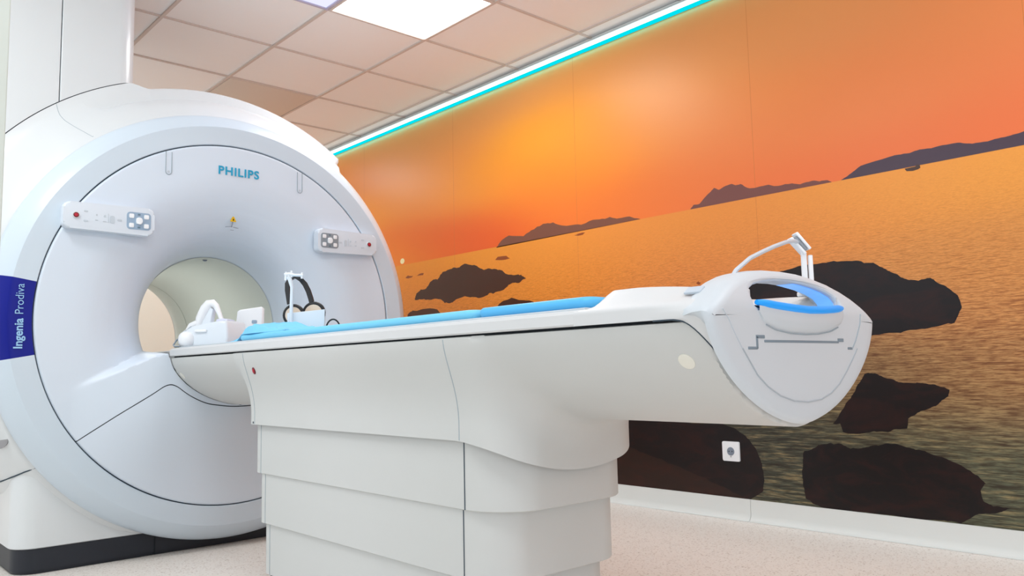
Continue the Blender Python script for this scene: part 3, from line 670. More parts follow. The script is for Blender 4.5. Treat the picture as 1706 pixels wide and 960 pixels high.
# control panels
def ctrl(x0, x1, side):
    w = x1-x0; zc = 0.5985; yb = YF+0.004; cx = (x0+x1)/2
    fr = ((cx, yb, zc), (1, 0, 0), (0, 0, 1), (0, -1, 0))
    out = rrect(w, 0.103, 0.024, 8)
    s = side  # -1 left panel, +1 right panel: the inner end is a little taller
    out = [(u, v*(1+0.055*(u/(w/2))*(-s))) for u, v in out]
    p = MB().prism(out, fr, 0, 0.040, 0.008).build('control_panel', M['ctrl'], sc)
    p['label'] = 'left control panel with red button on its outer end' if s < 0 else 'right control panel with red button on its outer end'
    D = 0.0405
    bx = s*(w/2-0.042); 
    MB().prism(circ(0.0125, 24, cx=bx, cy=0.0), fr, 0.039, D+0.0035, 0.001).build('button_bezel', M['shellmatte'], p)
    MB().prism(circ(0.0095, 24, cx=bx, cy=0.0), fr, 0.04, D+0.005, 0.001).build('stop_button', M['redd'], p)
    MB().prism(circ(0.0062, 24, cx=bx, cy=0.0), fr, 0.04, D+0.0062, 0.001).build('button_cap', M['red'], p)
    kx = -s*(w/2-0.058)
    MB().prism(rrect(0.088, 0.066, 0.012, 6, cx=kx), fr, 0.039, D+0.001, 0.0005).build('keypad', M['keyg'] if s < 0 else M['keyd'], p)
    for ux in (-0.027, 0.027):
        for uz in (-0.018, 0.018):
            MB().prism(rrect(0.018, 0.017, 0.004, 3, cx=kx+ux, cy=uz), fr, 0.04, D+0.003, 0.001).build('key', M['white'], p)
    MB().prism(rrect(0.022, 0.026, 0.008, 5, cx=kx), fr, 0.04, D+0.009, 0.003).build('joystick', M['white'], p)
    for uz in (-0.025, 0.025): MB().prism(rrect(0.010, 0.006, 0.002, 3, cx=kx, cy=uz), fr, 0.04, D+0.002).build('arrow_key', mat('dark_slate_key', (95, 120, 135), 0.5), p)
    for ux, uz, ww, hh in ((0.075, 0.018, 0.014, 0.005), (0.075, -0.018, 0.016, 0.006), (0.112, 0.008, 0.006, 0.006), (0.112, -0.012, 0.010, 0.003), (0.140, 0.006, 0.008, 0.008), (0.140, -0.014, 0.012, 0.003), (0.152, 0.0, 0.002, 0.034), (0.166, -0.004, 0.017, 0.028), (0.192, -0.004, 0.016, 0.007)):
        xx = s*(w/2-ux)
        MB().prism(rrect(ww, hh, min(ww, hh)*0.4, 3, cx=xx, cy=uz), fr, 0.04, D+0.0009).build('soft_key', M['faint'], p)
ctrl(0.735, 1.054, -1); ctrl(1.757, 2.062, 1)
setloc(sc, (CX, 4.1, F))
# ------------------------------------------------------------------ patient table
tb = empty('patient_table', 'long white cantilever patient table with stepped pedestal leading into the scanner', 'examination table')
Y0B, Y1B = 0.764, 3.203
PX = 0.243; PY0, PY1 = 1.310, 2.585
def sd_body(X, Y, Z):
    dx = X-CX
    az = np.clip(0.078-Z, 0, 1)
    f = ((np.abs(dx)/0.280)**1.7+(az/0.193)**1.7+1e-9)**(1/1.7)
    d1 = (f-1)*0.17
    d1 = np.maximum(d1, Z-0.0760); d1 = np.maximum(d1, np.maximum(Y0B-Y, Y-Y1B))
    cy = (PY0+PY1)/2; hy = (PY1-PY0)/2; r = np.where(Y < cy, 0.12, 0.03)
    qx = np.abs(dx)-(PX-r); qy = np.abs(Y-cy)-(hy-r)
    d2 = np.hypot(np.maximum(qx, 0), np.maximum(qy, 0))+np.minimum(np.maximum(qx, qy), 0)-r
    d2 = np.maximum(d2, Z-0.05); d2 = np.maximum(d2, -0.30-Z)
    k = 0.075; h = np.clip(0.5+0.5*(d2-d1)/k, 0, 1)
    d = d2*(1-h)+d1*h-k*h*(1-h)
    return np.maximum(d, Z-0.0760)
P, Fc = surface_nets(sd_body, (1.09, 0.745, -0.27), (1.71, 3.22, 0.10), 0.009)
S_ = sst(1.52, 1.338, P[:, 1]) if False else 1-sst(1.310, 1.49, P[:, 1])
zl = -0.158-0.073*S_*np.clip(1-((P[:, 0]-CX)/0.245)**2*0.75, 0, 1)
zl = np.where(P[:, 1] < PY0-0.12, -1, zl)
v, f = clip(P, Fc, P[:, 2]-zl)
body = mk('table_body', v, f, M['grey'], tb, sharp=50)
# panel joints on the body: thin lines where the covers meet
def body_line(y, z0, z1, name, sy=0.0, side=-1, r=0.0012, m=None):
    pts = []
    for z in np.linspace(z0, z1, 22):
        x = CX+side*0.33
        for _ in range(60):
            d = float(sd_body(np.array(x), np.array(y+sy*(z-z0)), np.array(z)))
            x -= side*d*0.8
        pts.append((x, y+sy*(z-z0), z))
    MB().tube(pts, r, 6).build(name, m or M['seaml'], tb)
body_line(1.466, 0.072, -0.157, 'cover_joint'); body_line(2.535, 0.072, -0.157, 'cover_joint')
# recessed dark gap above the body and rail above it
g = MB(); g.box((CX, 2.00, 0.0775), (0.545, 2.37, 0.006)); g.build('gap_strip', M['seamb'], tb)
def rail_section():
    h = [(0.222, 0.1115), (0.272, 0.1112), (0.280, 0.1095), (0.2850, 0.103), (0.2862, 0.0835), (0.2835, 0.0803), (0.268, 0.0800)]
    return [(-a, z) for a, z in h[::-1]]+h
def loftY(secs, name, m, parent, sharp=30, cap=True):
    n = len(secs[0][1]); V = []
    for y, s in secs: V += [(CX+a, y if not isinstance(y, (list, tuple)) else y[i], z) for i, (a, z) in enumerate(s)]
    Fq = []
    for j in range(len(secs)-1):
        for i in range(n): Fq.append((j*n+i, j*n+(i+1) % n, (j+1)*n+(i+1) % n, (j+1)*n+i))
    if cap: Fq += [tuple(range(n))[::-1], tuple((len(secs)-1)*n+i for i in range(n))]
    return mk(name, V, Fq, m, parent, sharp)
rs = rail_section()
loftY([(1.05, rs), (2.0, rs), (3.1, rs), (3.19, rs), (3.21, [(a*0.99, z) for a, z in rs])], 'side_rail', M['shellmatte'], tb)
tp = MB(); tp.box((CX, 2.13, 0.1145), (0.500, 2.14, 0.006), 0.0015); tp.build('sliding_tabletop', M['endface'], tb)
# foot shell: rail, sloping shoulders, raised deck with a pocket, flaring out into the end plate
def plate_half(z): return float(np.interp(z, [-0.02, 0.0, 0.03, 0.055, 0.082, 0.092, 0.0995, 0.108, 0.112], [0.233, 0.250, 0.270, 0.287, 0.2985, 0.296, 0.285, 0.270, 0.264]))
def half_section(y):
    zb = 0.0800-0.080*(1-min(1, max(0, (y-0.750)/0.085)))**2.6
    pts = [(float(belly_half(np.array(min(zb, 0.077))))-0.012 if zb < 0.078 else 0.268, zb+0.0005)]
    top = 0.1070
    for t in np.linspace(0, 1, 12):
        z = zb+(top-zb)*t
        b = 0.2862 if z > 0.0770 else float(belly_half(np.array(z)))+0.0025
        if z > 0.103: b -= 0.003*(z-0.103)/0.004
        ye = float(np.interp(z, [0, 0.03, 0.06, 0.0835, 0.11], [0.768, 0.780, 0.815, 0.88, 0.90]))
        w = (1-min(1, max(0, (y-0.757)/(ye-0.757))))**1.8
        pts.append((b*(1-w)+(plate_half(z)-0.004)*w, z))
    w = (1-min(1, max(0, (y-0.757)/(0.95-0.757))))**1.6
    up = float(1-sst(1.0, 1.052, np.array(y))); pk = 0.034*float(1-sst(0.93, 0.985, np.array(y)))
    x1 = pts[-1][0]
    pts.append((x1-0.006, 0.1105+0.001*w))
    hw = 0.232-0.072*w; zt = 0.1115+0.0350*up-0.016*w
    for t in (0.25, 0.5, 0.75): pts.append((x1-0.006+(hw+0.006-x1+0.006)*t, 0.1105+(zt-0.004-0.1105)*t))
    pts.append((hw+0.004, zt-0.002)); pts.append((hw-0.002, zt))
    for a in (0.157, 0.155, 0.152, 0.150, 0.142, 0.134, 0.09, 0.045): pts.append((a, zt-pk*float(1-sst(0.138, 0.182, np.array(a)))))
    return pts
secs = []
for y in [0.757, 0.760, 0.764, 0.769, 0.775, 0.782, 0.790, 0.798, 0.806, 0.814, 0.825, 0.84, 0.858, 0.875, 0.895, 0.92, 0.945, 0.96, 0.975, 0.985, 1.0, 1.015, 1.03, 1.045, 1.058]:
    h = half_section(y); secs.append((y, [(-a, z) for a, z in h]+[(a, z) for a, z in h[::-1]]))
loftY(secs, 'foot_shell', M['shellmatte'], tb, sharp=35)
edge_pts = []
for y in [0.762, 0.766, 0.770, 0.775, 0.781, 0.788, 0.796, 0.804, 0.812, 0.83, 0.87]:
    h = half_section(y); edge_pts.append((CX-h[1][0]+0.001, y, h[1][1]-0.0012))
MB().tube(edge_pts, 0.0015, 6).build('foot_shell_joint', M['seam'], tb)
lt = MB(); lt.box((1.1615, 0.815, 0.1300), (0.020, 0.034, 0.005), 0.002, Matrix.Rotation(-0.62, 3, 'Y'))
o = lt.build('deck_latch', mat('pale_slate', (190, 202, 214), 0.4), tb)
# end plate with grip arch
def outline_low(n=40, a=0.30, c=0.196, z0=0.085):
    pts = []
    for k in range(n+1):
        t = PI*k/n; cc, ss = math.cos(t), math.sin(t)
        pts.append((-math.copysign(abs(cc)**(2/1.7), cc)*a, z0-abs(ss)**(2/1.7)*c))
    return pts
arch = [(0.299, 0.092), (0.287, 0.0995), (0.262, 0.116), (0.232, 0.134), (0.20, 0.148), (0.155, 0.1615), (0.105, 0.170), (0.055, 0.1745), (0.0, 0.176)]
arch = arch+[(-a, z) for a, z in arch[-2::-1]]
outer = outline_low()+arch          # left -> bottom -> right -> over the arch to the left
win = [(-0.159, 0.108), (-0.1595, 0.120), (-0.152, 0.1315), (-0.13, 0.1405), (-0.095, 0.1475), (-0.05, 0.1525), (0.0, 0.154), (0.05, 0.1525), (0.095, 0.1475), (0.13, 0.1405), (0.152, 0.1315), (0.1595, 0.120), (0.159, 0.108)]
cup = [(0.159, 0.102), (0.13, 0.098), (0.10, 0.096), (0.05, 0.0935), (0.0, 0.0925), (-0.05, 0.0935), (-0.10, 0.096), (-0.13, 0.098), (-0.159, 0.102)]
hole = win+cup
def resample(p, n):
    p = np.array(p+[p[0]]); d = np.r_[0, np.cumsum(np.hypot(*np.diff(p, axis=0).T))]; t = np.linspace(0, d[-1], n, endpoint=False)
    return np.c_[np.interp(t, d, p[:, 0]), np.interp(t, d, p[:, 1])]
NYP = 240
co = np.array([0.0, 0.105])
def by_angle(p, n):
    q = resample(p, 2000); an = np.unwrap(np.arctan2(q[:, 1]-co[1], q[:, 0]-co[0])); 
    if an[-1] < an[0]: q = q[::-1]; an = an[::-1]
    tgt = np.linspace(-PI, PI, n, endpoint=False); am = (an-an[0]) % (2*PI); t = (tgt-an[0]) % (2*PI); o = np.argsort(am)
    am, q = am[o], q[o]
    return np.c_[np.interp(t, am, q[:, 0], period=2*PI), np.interp(t, am, q[:, 1], period=2*PI)]
OO = by_angle(outer, NYP); HH = by_angle(hole, NYP)
def inset(p, d):
    nx = np.roll(p, -1, 0)-np.roll(p, 1, 0); L = np.hypot(*nx.T)[:, None]; nx = nx/L
    return p+np.c_[-nx[:, 1], nx[:, 0]]*d      # points run counter-clockwise: left normal is inward
def lean(z): return 0.745+0.03*float(sst(0.09, 0.18, np.array(z)))
rings = []
R1 = 0.020
for t in (1.0, 0.85, 0.6, 0.3, 0.0): pass
back = 0.045
for (d, dy) in [(0.010, back+0.03), (0.002, back+0.008), (0.0, back-0.006), (0.0, 0.020), (0.0015, 0.012), (0.005, 0.0055), (0.010, 0.0018), (0.017, 0.0)]: rings.append((inset(OO, d), dy))
inn = HH
front = inset(OO, 0.017)
for t_ in np.linspace(0, 1, 14)[1:-1]: rings.append((front*(1-t_)+inset(HH, -0.009)*t_, 0.0))
for (d, dy) in [(-0.009, 0.0), (-0.004, 0.0015), (-0.001, 0.005), (0.0, 0.010), (0.0, back), (-0.004, back+0.01)]: rings.append((inset(inn, d), dy))
V = []
for k_, (p, dy) in enumerate(rings):
    for i_, (a, z) in enumerate(p):
        s_ = 1-float(sst(0.055, 0.10, np.array(OO[i_][1])))
        if k_ < 4:      # below the rail the plate's back tapers straight into the belly
            d_, y_ = ((0.060, 0.050), (0.045, 0.040), (0.022, 0.024), (0.004, 0.012))[k_]
            aa, zz_ = inset(OO, d_)[i_] if s_ > 0 else (a, z)
            a, z, dy_ = a*(1-s_)+aa*s_, z*(1-s_)+zz_*s_, dy*(1-s_)+y_*s_
        else: dy_ = dy
        V.append((CX+a, lean(z)+dy_, z))
K = len(rings); Fq = []
for j in range(K):
    jn = (j+1) % K
    for i in range(NYP): Fq.append((j*NYP+i, j*NYP+(i+1) % NYP, jn*NYP+(i+1) % NYP, jn*NYP+i))
ep = mk('end_plate', V, Fq, M['endface'], tb, sharp=40)
ep['label'] = 'rounded end plate with a grip arch at the foot of the table'
# flare between belly and end plate
cup_pad = [(0.152, 0.1005), (0.149, 0.088), (0.132, 0.0715), (0.097, 0.062), (0.05, 0.0565), (0, 0.055), (-0.05, 0.0565), (-0.097, 0.062), (-0.132, 0.0715), (-0.149, 0.088), (-0.152, 0.1005), (-0.10, 0.094), (-0.05, 0.0915), (0, 0.0905), (0.05, 0.0915), (0.10, 0.094)]
NP = 41; V = []
tt = np.linspace(-0.154, 0.154, NP)
zlo = np.interp(np.abs(tt), [0, 0.05, 0.10, 0.138, 0.150, 0.154], [0.0545, 0.056, 0.0615, 0.072, 0.083, 0.092]); zhi = np.interp(np.abs(tt), [0, 0.05, 0.1, 0.154], [0.0925, 0.0935, 0.0965, 0.102])
rows = []
for s_ in np.linspace(0, 1, 8):
    bul = 0.012*(1-(tt/0.16)**2)*math.sin(min(1, s_*1.35+0.1)*PI/2)
    rows.append([(CX+tt[i], 0.744-bul[i]-0.001+(0.006 if s_ == 0 else 0), zlo[i]+(zhi[i]-zlo[i])*s_) for i in range(NP)])
rows.append([(CX+tt[i], 0.765, zhi[i]+0.002) for i in range(NP)]); rows.append([(CX+tt[i], 0.80, zhi[i]) for i in range(NP)])
V = [p for r in rows for p in r]; mk('grip_cup', V, grid_faces(len(rows), NP), M['endface'], tb, sharp=50)
gp = MB(); gp.tube([(CX+t, 0.744-0.013*(1-(t/0.16)**2)+0.003, float(np.interp(abs(t), [0, 0.05, 0.1, 0.154], [0.0980, 0.0995, 0.1025, 0.1075]))) for t in np.linspace(-0.156, 0.156, 33)], [0.0045, 0.006, 0.007]+[0.0076]*27+[0.007, 0.006, 0.0045], 12)
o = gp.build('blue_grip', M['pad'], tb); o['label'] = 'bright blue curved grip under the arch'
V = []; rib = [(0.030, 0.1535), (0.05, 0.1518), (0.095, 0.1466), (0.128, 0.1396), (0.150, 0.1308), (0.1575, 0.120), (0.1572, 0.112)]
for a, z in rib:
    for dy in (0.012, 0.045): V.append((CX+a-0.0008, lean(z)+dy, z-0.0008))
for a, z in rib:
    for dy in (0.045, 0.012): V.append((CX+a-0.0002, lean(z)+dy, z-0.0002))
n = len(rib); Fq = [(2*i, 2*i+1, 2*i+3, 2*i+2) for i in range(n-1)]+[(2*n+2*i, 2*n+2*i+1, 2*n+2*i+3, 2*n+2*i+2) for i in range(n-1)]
o = mk('arch_glow', V, Fq, M['glow'], tb, sharp=60); o['label'] = 'pale blue glow inside the arch, drawn as an emissive lining'  # emissive ribbon stands in for blue light falling on the jamb
# line work on the end plate
def plate_line(pts, r=0.0011, m=None, name='end_plate_joint'):
    MB().tube([(CX+a, 0.7448, z) for a, z in pts], r, 6).build(name, m or M['seaml'], tb)
insert = [(-0.262, 0.093), (-0.247, 0.078), (-0.229, 0.052), (-0.209, 0.028), (-0.167, -0.017), (-0.135, -0.038), (-0.096, -0.0545), (-0.05, -0.0655), (0, -0.0695), (0.05, -0.0665), (0.09, -0.0565), (0.125, -0.040), (0.156, -0.018), (0.185, 0.006), (0.209, 0.028)]
plate_line(insert[3:], 0.0014, mat('insert_line', (168, 178, 186), 0.7)); plate_line(insert[:4], 0.0009, M['faint'])
sl = MB()
for a0, a1, z, h in ((-0.140, 0.132, 0.0405, 0.0045), (-0.166, -0.138, 0.048, 0.006), (-0.166, -0.160, 0.038, 0.022), (-0.192, -0.162, 0.0285, 0.005), (0.128, 0.152, 0.0445, 0.007), (0.168, 0.186, 0.0285, 0.005)):
    sl.box((CX+(a0+a1)/2, 0.7455, z), (a1-a0, 0.003, h), 0.0012)
sl.build('end_plate_slot', mat('slot_shadow_grey', (120, 136, 148), 0.7), tb)
st2 = MB(); st2.tube([(CX+0.187, 0.745, 0.027), (CX+0.205, 0.745, 0.045), (CX+0.226, 0.745, 0.075), (CX+0.234, 0.7455, 0.098)], 0.0016, 6); st2.build('end_plate_joint', M['seaml'], tb)
MB().tube([(CX+t, 0.7445, float(np.interp(abs(t), [0, 0.05, 0.10, 0.138], [0.0535, 0.055, 0.0605, 0.071]))) for t in np.linspace(-0.132, 0.132, 30)], 0.0013, 6).build('cup_shade_line', M['seaml'], tb)  # grey line stands in for the shade under the cup's overhang
# badges and emergency button
def on_body(y, z, side=-1):
    x = CX+side*0.33
    for _ in range(60): x -= side*float(sd_body(np.array(x), np.array(y), np.array(z)))*0.8
    e = 1e-3; g = np.array([float(sd_body(np.array(x+dx), np.array(y+dy), np.array(z+dz))) for dx, dy, dz in ((e, 0, 0), (0, e, 0), (0, 0, e))])
    n = Vector(g-float(sd_body(np.array(x), np.array(y), np.array(z)))).normalized(); return Vector((x, y, z)), n
for y, z, r, m, nm, lab in ((0.829, 0.0083, 0.0160, M['ivory'], 'round_badge', 'pale round cap near the foot end'), (3.165, 0.006, 0.014, M['ivory'], 'round_badge', 'pale round cap near the scanner')):
    p, n = on_body(y, z); u = Vector((0, -1, 0)); u = (u-n*u.dot(n)).normalized(); v_ = n.cross(u)
    o = MB().prism(circ(r), (p, u, v_, n), -0.003, 0.0012, 0.0008).build(nm, m, tb); o['label'] = lab
p, n = on_body(2.478, 0.0155); u = Vector((0, -1, 0)); v_ = n.cross(u)
o = MB().prism(circ(0.010, 24, 0.0115), (p, u, v_, n), -0.003, 0.002, 0.001).build('emergency_button', M['redd'], tb)
MB().prism(circ(0.0055, 20, 0.007), (p, u, v_, n), 0.001, 0.004, 0.001).build('button_cap', M['red'], o)
# pedestal tiers
def tier(hw, y0, y1, ztop, zbot, name, rc, m=M['grey']):
    pl = []
    r = rc; n = 16; x0, x1 = CX-hw, CX+hw
    ctr = [(x1, y0, 270, r), (x1, y1, 0, 0.02), (x0, y1, 90, 0.02), (x0, y0, 180, r)]
    for cx, cy, a0, rr2 in ctr:
        sx = -1 if cx == x1 else 1; sy = 1 if cy == y0 else -1
        for k in range(n+1):
            a = math.radians(a0+90*k/n); pl.append((cx+sx*rr2+rr2*math.cos(a), cy+sy*rr2+rr2*math.sin(a)))
    # a gentle bow on the near end
    pl = [(x, y-(0.012*(1-((x-CX)/hw)**2) if y < y0+0.2 else 0)) for x, y in pl]
    return stack(pl, [zbot, zbot+0.002, ztop], [0.002, 0.0, 0.0], name, m, tb, sharp=20)
T = [(0.230, 1.345, 2.555, -0.10, -0.314, 0.12), (0.224, 1.378, 2.534, -0.30, -0.470, 0.10), (0.215, 1.412, 2.518, -0.45, -0.628, 0.10)]
for hw, y0, y1, zt, zb, rc in T: tier(hw, y0, y1, zt, zb, 'pedestal_tier', rc)
tier(0.205, 1.43, 2.505, -0.62, F+0.001, 'pedestal_base', 0.09, M['navy'])
for (hw, y0, y1, zt, zb, rc), zt2 in zip(T, (-0.158, -0.314, -0.470)):
    MB().box((CX-hw+0.0005, y0+rc, (zt2+zb)/2), (0.003, 0.0028, zt2-zb-0.002)).build('tier_joint', M['seam'], tb)
    MB().box((CX-hw+0.0005, y1-0.042, (zt2+zb)/2), (0.003, 0.0022, zt2-zb-0.002)).build('tier_joint', M['seaml'], tb)
MB().prism(circ(0.004, 12), ((CX-0.2425, 2.545, -0.152), (0, -1, 0), (0, 0, 1), (-1, 0, 0)), -0.003, 0.001).build('screw', M['seam'], tb)
setloc(tb, (CX, 2.0, F))
# ------------------------------------------------------------------ things on the table
def pad(name, y0, y1, hw, z0, z1, m, r=0.010, taper=0.0):
    pl = plan(CX-hw, CX+hw, y0, y1, 0.03, 8); zs = []; ins = []
    h = z1-z0
    for k in range(9):
        a = PI*k/8; zs.append(z0+h/2-h/2*math.cos(a)); ins.append(0.010*(1-math.sin(a)))
    return stack(pl, zs, ins, name, m, None, sharp=60)
p1 = pad('mattress', 1.420, 2.69, 0.236, 0.1180, 0.1400, M['mat1']); tag(p1, 'long pale cyan mattress section along the middle of the table', 'mattress', 'blue table mattress sections')
p2 = pad('mattress', 1.060, 1.412, 0.236, 0.1180, 0.1412, M['mat2']); tag(p2, 'short sky blue mattress section next to the foot deck', 'mattress', 'blue table mattress sections')
# crumpled sheet on the head end of the mattress
V = []; nu, nv = 70, 36
for i in range(nu):
    for j in range(nv):
        u, v = i/(nu-1), j/(nv-1)
        y = 2.35+u*0.46+0.015*math.sin(v*5); x = CX-0.230+v*0.140+0.008*math.sin(u*9)
        e = min(u, 1-u, v, 1-v)*9; e = min(1, e); e = e*e*(3-2*e)
        h = 0.034*math.exp(-((u-0.55)/0.25)**2)*(0.35+0.75*v)+0.010+0.010*noise.noise(Vector((x*14, y*11, 1.0)))+0.006*noise.noise(Vector((x*40, y*30, 4.0)))
        base = 0.1405 if y < 2.675 else 0.1405-0.022*min(1, (y-2.675)/0.06)
        V.append((x, y, base+max(0.002, h*e)))
n0 = len(V); Fq = grid_faces(nu, nv)
for i in range(nu):
    for j in range(nv): V.append((V[i*nv+j][0], V[i*nv+j][1], min(V[i*nv+j][2]-0.001, (0.1402 if V[i*nv+j][1] < 2.675 else 0.1402-0.022*min(1, (V[i*nv+j][1]-2.675)/0.06)))))
Fq += [tuple(n0+k for k in f[::-1]) for f in grid_faces(nu, nv)]
edge = [i*nv for i in range(nu)]+[(nu-1)*nv+j for j in range(1, nv)]+[i*nv+nv-1 for i in range(nu-2, -1, -1)]+[j for j in range(nv-2, 0, -1)]
for k in range(len(edge)): a, b = edge[k], edge[(k+1) % len(edge)]; Fq.append((a, b, b+n0, a+n0))
o = mk('folded_sheet', V, Fq, M['sheet'], None, sharp=70)
tag(o, 'crumpled light blue sheet folded on the head end of the mattress', 'sheet')
# head coil
hc = empty('head_coil', 'white head coil with raised loop handle at the scanner end of the table', 'head coil')
def rotz(a): return Matrix.Rotation(a, 3, 'Z')
b = MB()
out = [(-0.098, 0.0), (0.098, 0.0), (0.105, 0.030), (0.100, 0.078), (0.092, 0.086), (0.05, 0.082), (-0.05, 0.060), (-0.09, 0.058), (-0.104, 0.048), (-0.106, 0.02)]
fr = ((1.285, 3.20, 0.1180), (0.60, -0.74, 0), (0, 0, 1.16), (-0.776, -0.63, 0))
b.prism(out, fr, -0.075, 0.075, 0.010); b.build('coil_base', M['translucent'], hc, sharp=40)
def L(u, v, n=0.0):
    O, U, Vv, N = [Vector(x) for x in fr]; return O+U*u+Vv*v+N*n
b = MB(); b.box(L(-0.012, 0.052, 0.078), (0.05, 0.012, 0.012), 0.004, rotz(-0.9)); b.build('coil_latch', M['white'], hc)
b = MB(); pts = [L(-0.062, 0.062, 0.02), L(-0.048, 0.098, 0.02), L(-0.026, 0.132, 0.02), L(-0.010, 0.147, 0.02), L(0.006, 0.149, 0.02), L(0.020, 0.140, 0.02), L(0.036, 0.112, 0.02), L(0.052, 0.078, 0.02)]
b.tube(pts, [0.014, 0.019, 0.021, 0.019, 0.016, 0.012, 0.009, 0.008], 12); b.build('loop_handle', M['white'], hc)
b = MB(); b.prism([(-0.056, 0.060), (-0.006, 0.060), (0.010, 0.128), (-0.012, 0.140), (-0.036, 0.118)], fr, 0.0, 0.028, 0.004); b.build('mirror_arm', M['translucent'], hc, sharp=40)
b = MB(); b.prism([(0.030, 0.078), (0.080, 0.083), (0.083, 0.090), (0.060, 0.095), (0.034, 0.092)], fr, -0.02, 0.04, 0.002); b.build('handle_foot', mat('lilac_white', (215, 218, 240), 0.4), hc)
b = MB(); b.tube([L(-0.105, 0.050, 0.02), L(-0.085, 0.072, 0.02), L(-0.060, 0.082, 0.02), L(-0.045, 0.070, 0.02)], [0.014, 0.017, 0.017, 0.012], 12); b.build('cable_gland', M['white'], hc)
setloc(hc, (1.285, 3.20, 0.1180))
import bmesh
bm = bmesh.new(); bmesh.ops.create_uvsphere(bm, u_segments=28, v_segments=16, radius=1)
b = MB(); b.add([Vector((1.186+0.034*v.co.x, 3.215+0.034*v.co.y, 0.1180+max(0, 0.028+0.034*(abs(v.co.z)**0.8*math.copysign(1, v.co.z))))) for v in bm.verts], [[v.index for v in f.verts] for f in bm.faces]); bm.free()
tag(b.build('positioning_cushion', M['white'], None, sharp=50), 'small rounded white cushion behind the head coil, in front of the bore', 'cushion')
b = MB(); b.tube([L(-0.075, 0.068, 0.045), L(-0.10, 0.060, 0.03), L(-0.145, 0.040, 0.0), L(-0.175, 0.026, -0.01), L(-0.186, 0.010, -0.005), L(-0.17, 0.004, 0.01), L(-0.13, -0.0+0.004, 0.03), L(-0.105, 0.004, 0.05)], 0.0032, 8)
tag(b.build('coil_cable', M['cable'], None), 'grey looped cable leading out of the head coil', 'cable')
# upright headrest plate
hp = empty('headrest_bracket', 'white upright plate with rounded corners between the coil and the headphones', 'bracket')
fr2 = ((1.45, 3.235, 0.1180), (0.84, -0.60, 0), (0, 0, 1), (-0.60, -0.80, 0))
MB().prism([(-0.052, 0.0), (0.052, 0.0), (0.054, 0.160), (0.048, 0.168), (-0.036, 0.156), (-0.046, 0.149), (-0.050, 0.10), (-0.052, 0.085), (-0.062, 0.083), (-0.066, 0.0)], fr2, -0.016, 0.016, 0.006).build('plate', M['white'], hp, sharp=50)
MB().prism(rrect(0.020, 0.014, 0.004, 4, 0.022, 0.105), fr2, 0.014, 0.020, 0.002).build('clip', M['keyg'], hp)
setloc(hp, (1.45, 3.235, 0.1180))
# headphones in their holder
hx, hy, hz = 1.40, 2.655, 0.1405
U3 = Vector((0.86, -0.51, 0)); N3 = Vector((-0.51, -0.86, 0)); Z3 = Vector((0, 0, 1))
def H(u, z, n=0.0): return Vector((hx, hy, hz+0.028))+U3*u+Z3*z+N3*n
fh = ((hx, hy, hz), U3, Z3, N3)
hs = empty('headphone_holder', 'white open-topped tray with a hanging post holding the headphones', 'holder')
MB().prism([(-0.060, 0), (0.067, 0), (0.069, 0.090), (-0.061, 0.077)], fh, 0.040, 0.046, 0.002).build('front_wall', M['translucent'], hs)
q = MB(); q.prism([(-0.060, 0), (0.067, 0), (0.069, 0.090), (-0.061, 0.077)], fh, -0.046, -0.040); q.build('rear_wall', M['translucent'], hs)
q = MB(); q.box(H(0.066, 0.016), (0.004, 0.08, 0.086), 0.001, Matrix.Rotation(math.atan2(U3.y, U3.x), 3, 'Z')); q.build('side_wall', M['translucent'], hs)
q = MB(); q.box(H(-0.058, 0.009), (0.004, 0.08, 0.072), 0.001, Matrix.Rotation(math.atan2(U3.y, U3.x), 3, 'Z')); q.build('side_wall', M['translucent'], hs)
q = MB(); q.box(H(0.0035, -0.0255), (0.122, 0.084, 0.004), 0.001, Matrix.Rotation(math.atan2(U3.y, U3.x), 3, 'Z')); q.build('tray_floor', M['translucent'], hs)
q = MB(); q.tube([H(-0.047, -0.020, 0.050), H(-0.047, 0.045, 0.050), H(-0.046, 0.10, 0.049), H(-0.045, 0.14, 0.049), H(-0.052, 0.168, 0.047), H(-0.060, 0.180, 0.046)], [0.0065, 0.0065, 0.006, 0.006, 0.008, 0.008], 10)
q.build('post', M['translucent'], hs)
q = MB(); q.tube([H(-0.072, 0.186, 0.045), H(-0.055, 0.188, 0.045), H(-0.035, 0.184, 0.045), H(-0.008, 0.184, 0.045)], [0.005, 0.007, 0.005, 0.005], 8)
q.tube([H(-0.068, 0.165, 0.045), H(-0.066, 0.196, 0.045)], 0.004, 8); q.tube([H(-0.012, 0.172, 0.045), H(-0.010, 0.194, 0.045)], 0.004, 8)
q.tube([H(-0.048, 0.176, 0.045), H(-0.047, 0.200, 0.045)], 0.004, 8); q.build('hanging_hook', M['white'], hs)
setloc(hs, (hx, hy, hz))
hd = empty('headphones', 'black over-ear headphones with cream cushions hanging in the white holder', 'headphones')
def strap(pts, w, t):
    pts = [Vector(p) for p in pts]; V = []; n = len(pts)
    for i, p in enumerate(pts):
        tg = (pts[min(i+1, n-1)]-pts[max(i-1, 0)]).normalized(); s = N3*0.6+U3*0.8; s = (s-tg*s.dot(tg)).normalized(); nn = tg.cross(s)
        for a, b_ in ((-1, -1), (1, -1), (1, 1), (-1, 1)): V.append(p+s*w/2*a+nn*t/2*b_)
    Fq = [(i*4+k, i*4+(k+1) % 4, i*4+4+(k+1) % 4, i*4+4+k) for i in range(n-1) for k in range(4)]+[(3, 2, 1, 0), tuple(4*(n-1)+k for k in range(4))]
    return mk('headband', V, Fq, M['blackgl'], hd, sharp=60)
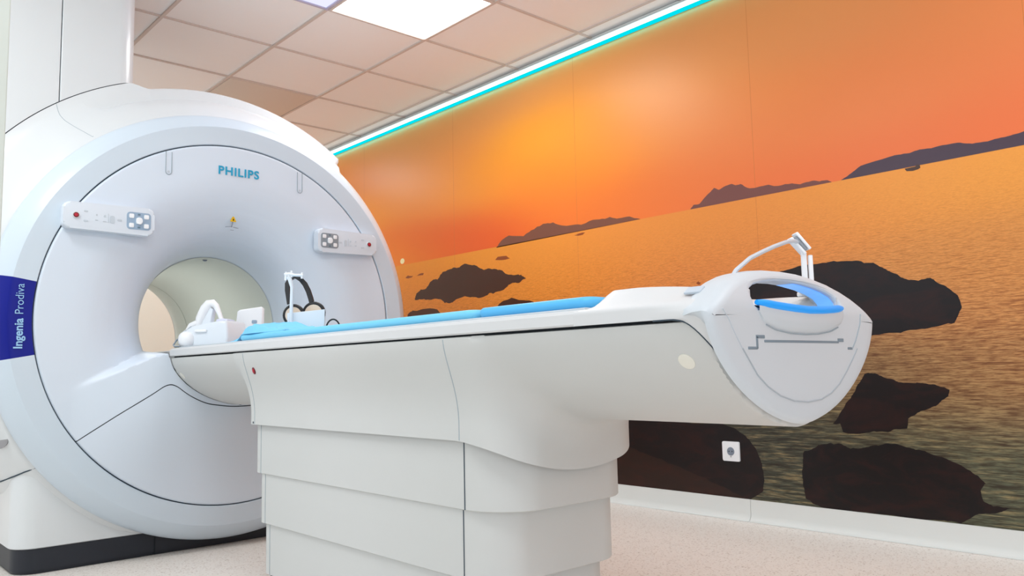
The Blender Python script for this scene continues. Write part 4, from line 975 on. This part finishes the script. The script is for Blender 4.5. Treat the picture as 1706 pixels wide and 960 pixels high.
strap([H(-0.056, 0.085, 0.0), H(-0.060, 0.110, -0.002), H(-0.064, 0.135, -0.003), H(-0.064, 0.158, 0), H(-0.056, 0.174, 0.004), H(-0.038, 0.180, 0.008), H(-0.018, 0.174, 0.010), H(-0.002, 0.155, 0.012), H(0.010, 0.130, 0.014), H(0.018, 0.105, 0.016), H(0.022, 0.090, 0.018)], 0.020, 0.005)
def cupm(c, r, u, tilt):
    q = MB(); n = 28; pts = [c+u*(r*math.cos(2*PI*k/n))+Z3*(r*0.95*math.sin(2*PI*k/n)) for k in range(n)]
    q.tube(pts, 0.0075, 8, closed=True); cp = q.build('ear_cup', M['black'], hd)
    q = MB(); nv_ = u.cross(Z3); q.prism(circ(r-0.004, 28), (c, u, Z3, -nv_), -0.006, 0.008, 0.004); q.build('ear_cushion', M['cream'], cp)
cupm(H(0.030, 0.050, 0.022), 0.036, (U3*0.95+N3*0.3).normalized(), 0)
cupm(H(-0.042, 0.046, -0.010), 0.034, (U3*0.95+N3*0.3).normalized(), 0)
setloc(hd, (hx, hy, hz))
b = MB(); c0 = Vector((1.455, 2.565, 0.1465))
b.tube([c0+U3*(0.030*math.cos(a)+0.003*a)+Z3*(0.047*math.sin(a))+N3*0.004*a for a in np.linspace(0.12, 2.75, 20)], 0.0028, 8)
tag(b.build('headphone_cable', M['black'], None), 'short arc of black cable beside the headphone holder', 'cable')
# cable holder behind the grip arch
ch = empty('cable_clip_stand', 'white upright stand with a tilted clamp behind the grip arch', 'clip stand')
xs0, ys0 = 1.585, 0.835
Rz = Matrix.Rotation(math.radians(-42), 3, 'Z')
q = MB(); q.box((xs0, ys0, 0.190), (0.011, 0.008, 0.088), 0.002, Rz); q.box((xs0+0.010, ys0-0.009, 0.187), (0.009, 0.008, 0.080), 0.002, Rz); q.build('post', M['white'], ch)
q = MB(); q.box((xs0+0.004, ys0-0.004, 0.1455), (0.040, 0.030, 0.010), 0.003, Rz); q.build('foot', M['white'], ch)
def tilt(a): return Rz @ Matrix.Rotation(math.radians(a), 3, 'Y')
q = MB(); q.box((xs0-0.010, ys0+0.009, 0.246), (0.045, 0.026, 0.006), 0.002, tilt(50)); q.build('lower_jaw', M['white'], ch)
q = MB(); q.box((xs0-0.002, ys0+0.002, 0.256), (0.045, 0.028, 0.006), 0.002, tilt(52)); q.build('upper_jaw', M['white'], ch)
q = MB(); q.box((xs0-0.006, ys0+0.0055, 0.251), (0.036, 0.022, 0.006), 0.001, tilt(51)); q.build('clamp_pad', M['keyd'], ch)
setloc(ch, (xs0, ys0, 0.1405))
q = MB(); q.tube([(1.240, 0.80, 0.146), (1.248, 0.797, 0.153), (1.27, 0.80, 0.170), (1.33, 0.807, 0.1975), (1.38, 0.81, 0.214), (1.43, 0.814, 0.229), (1.49, 0.82, 0.2445), (1.535, 0.828, 0.252), (1.565, 0.838, 0.254), (1.580, 0.842, 0.250)], 0.0042, 8)
tag(q.build('clipped_cable', M['cablew'], None), 'pale grey cable arcing from the foot deck up to the clamp', 'cable')
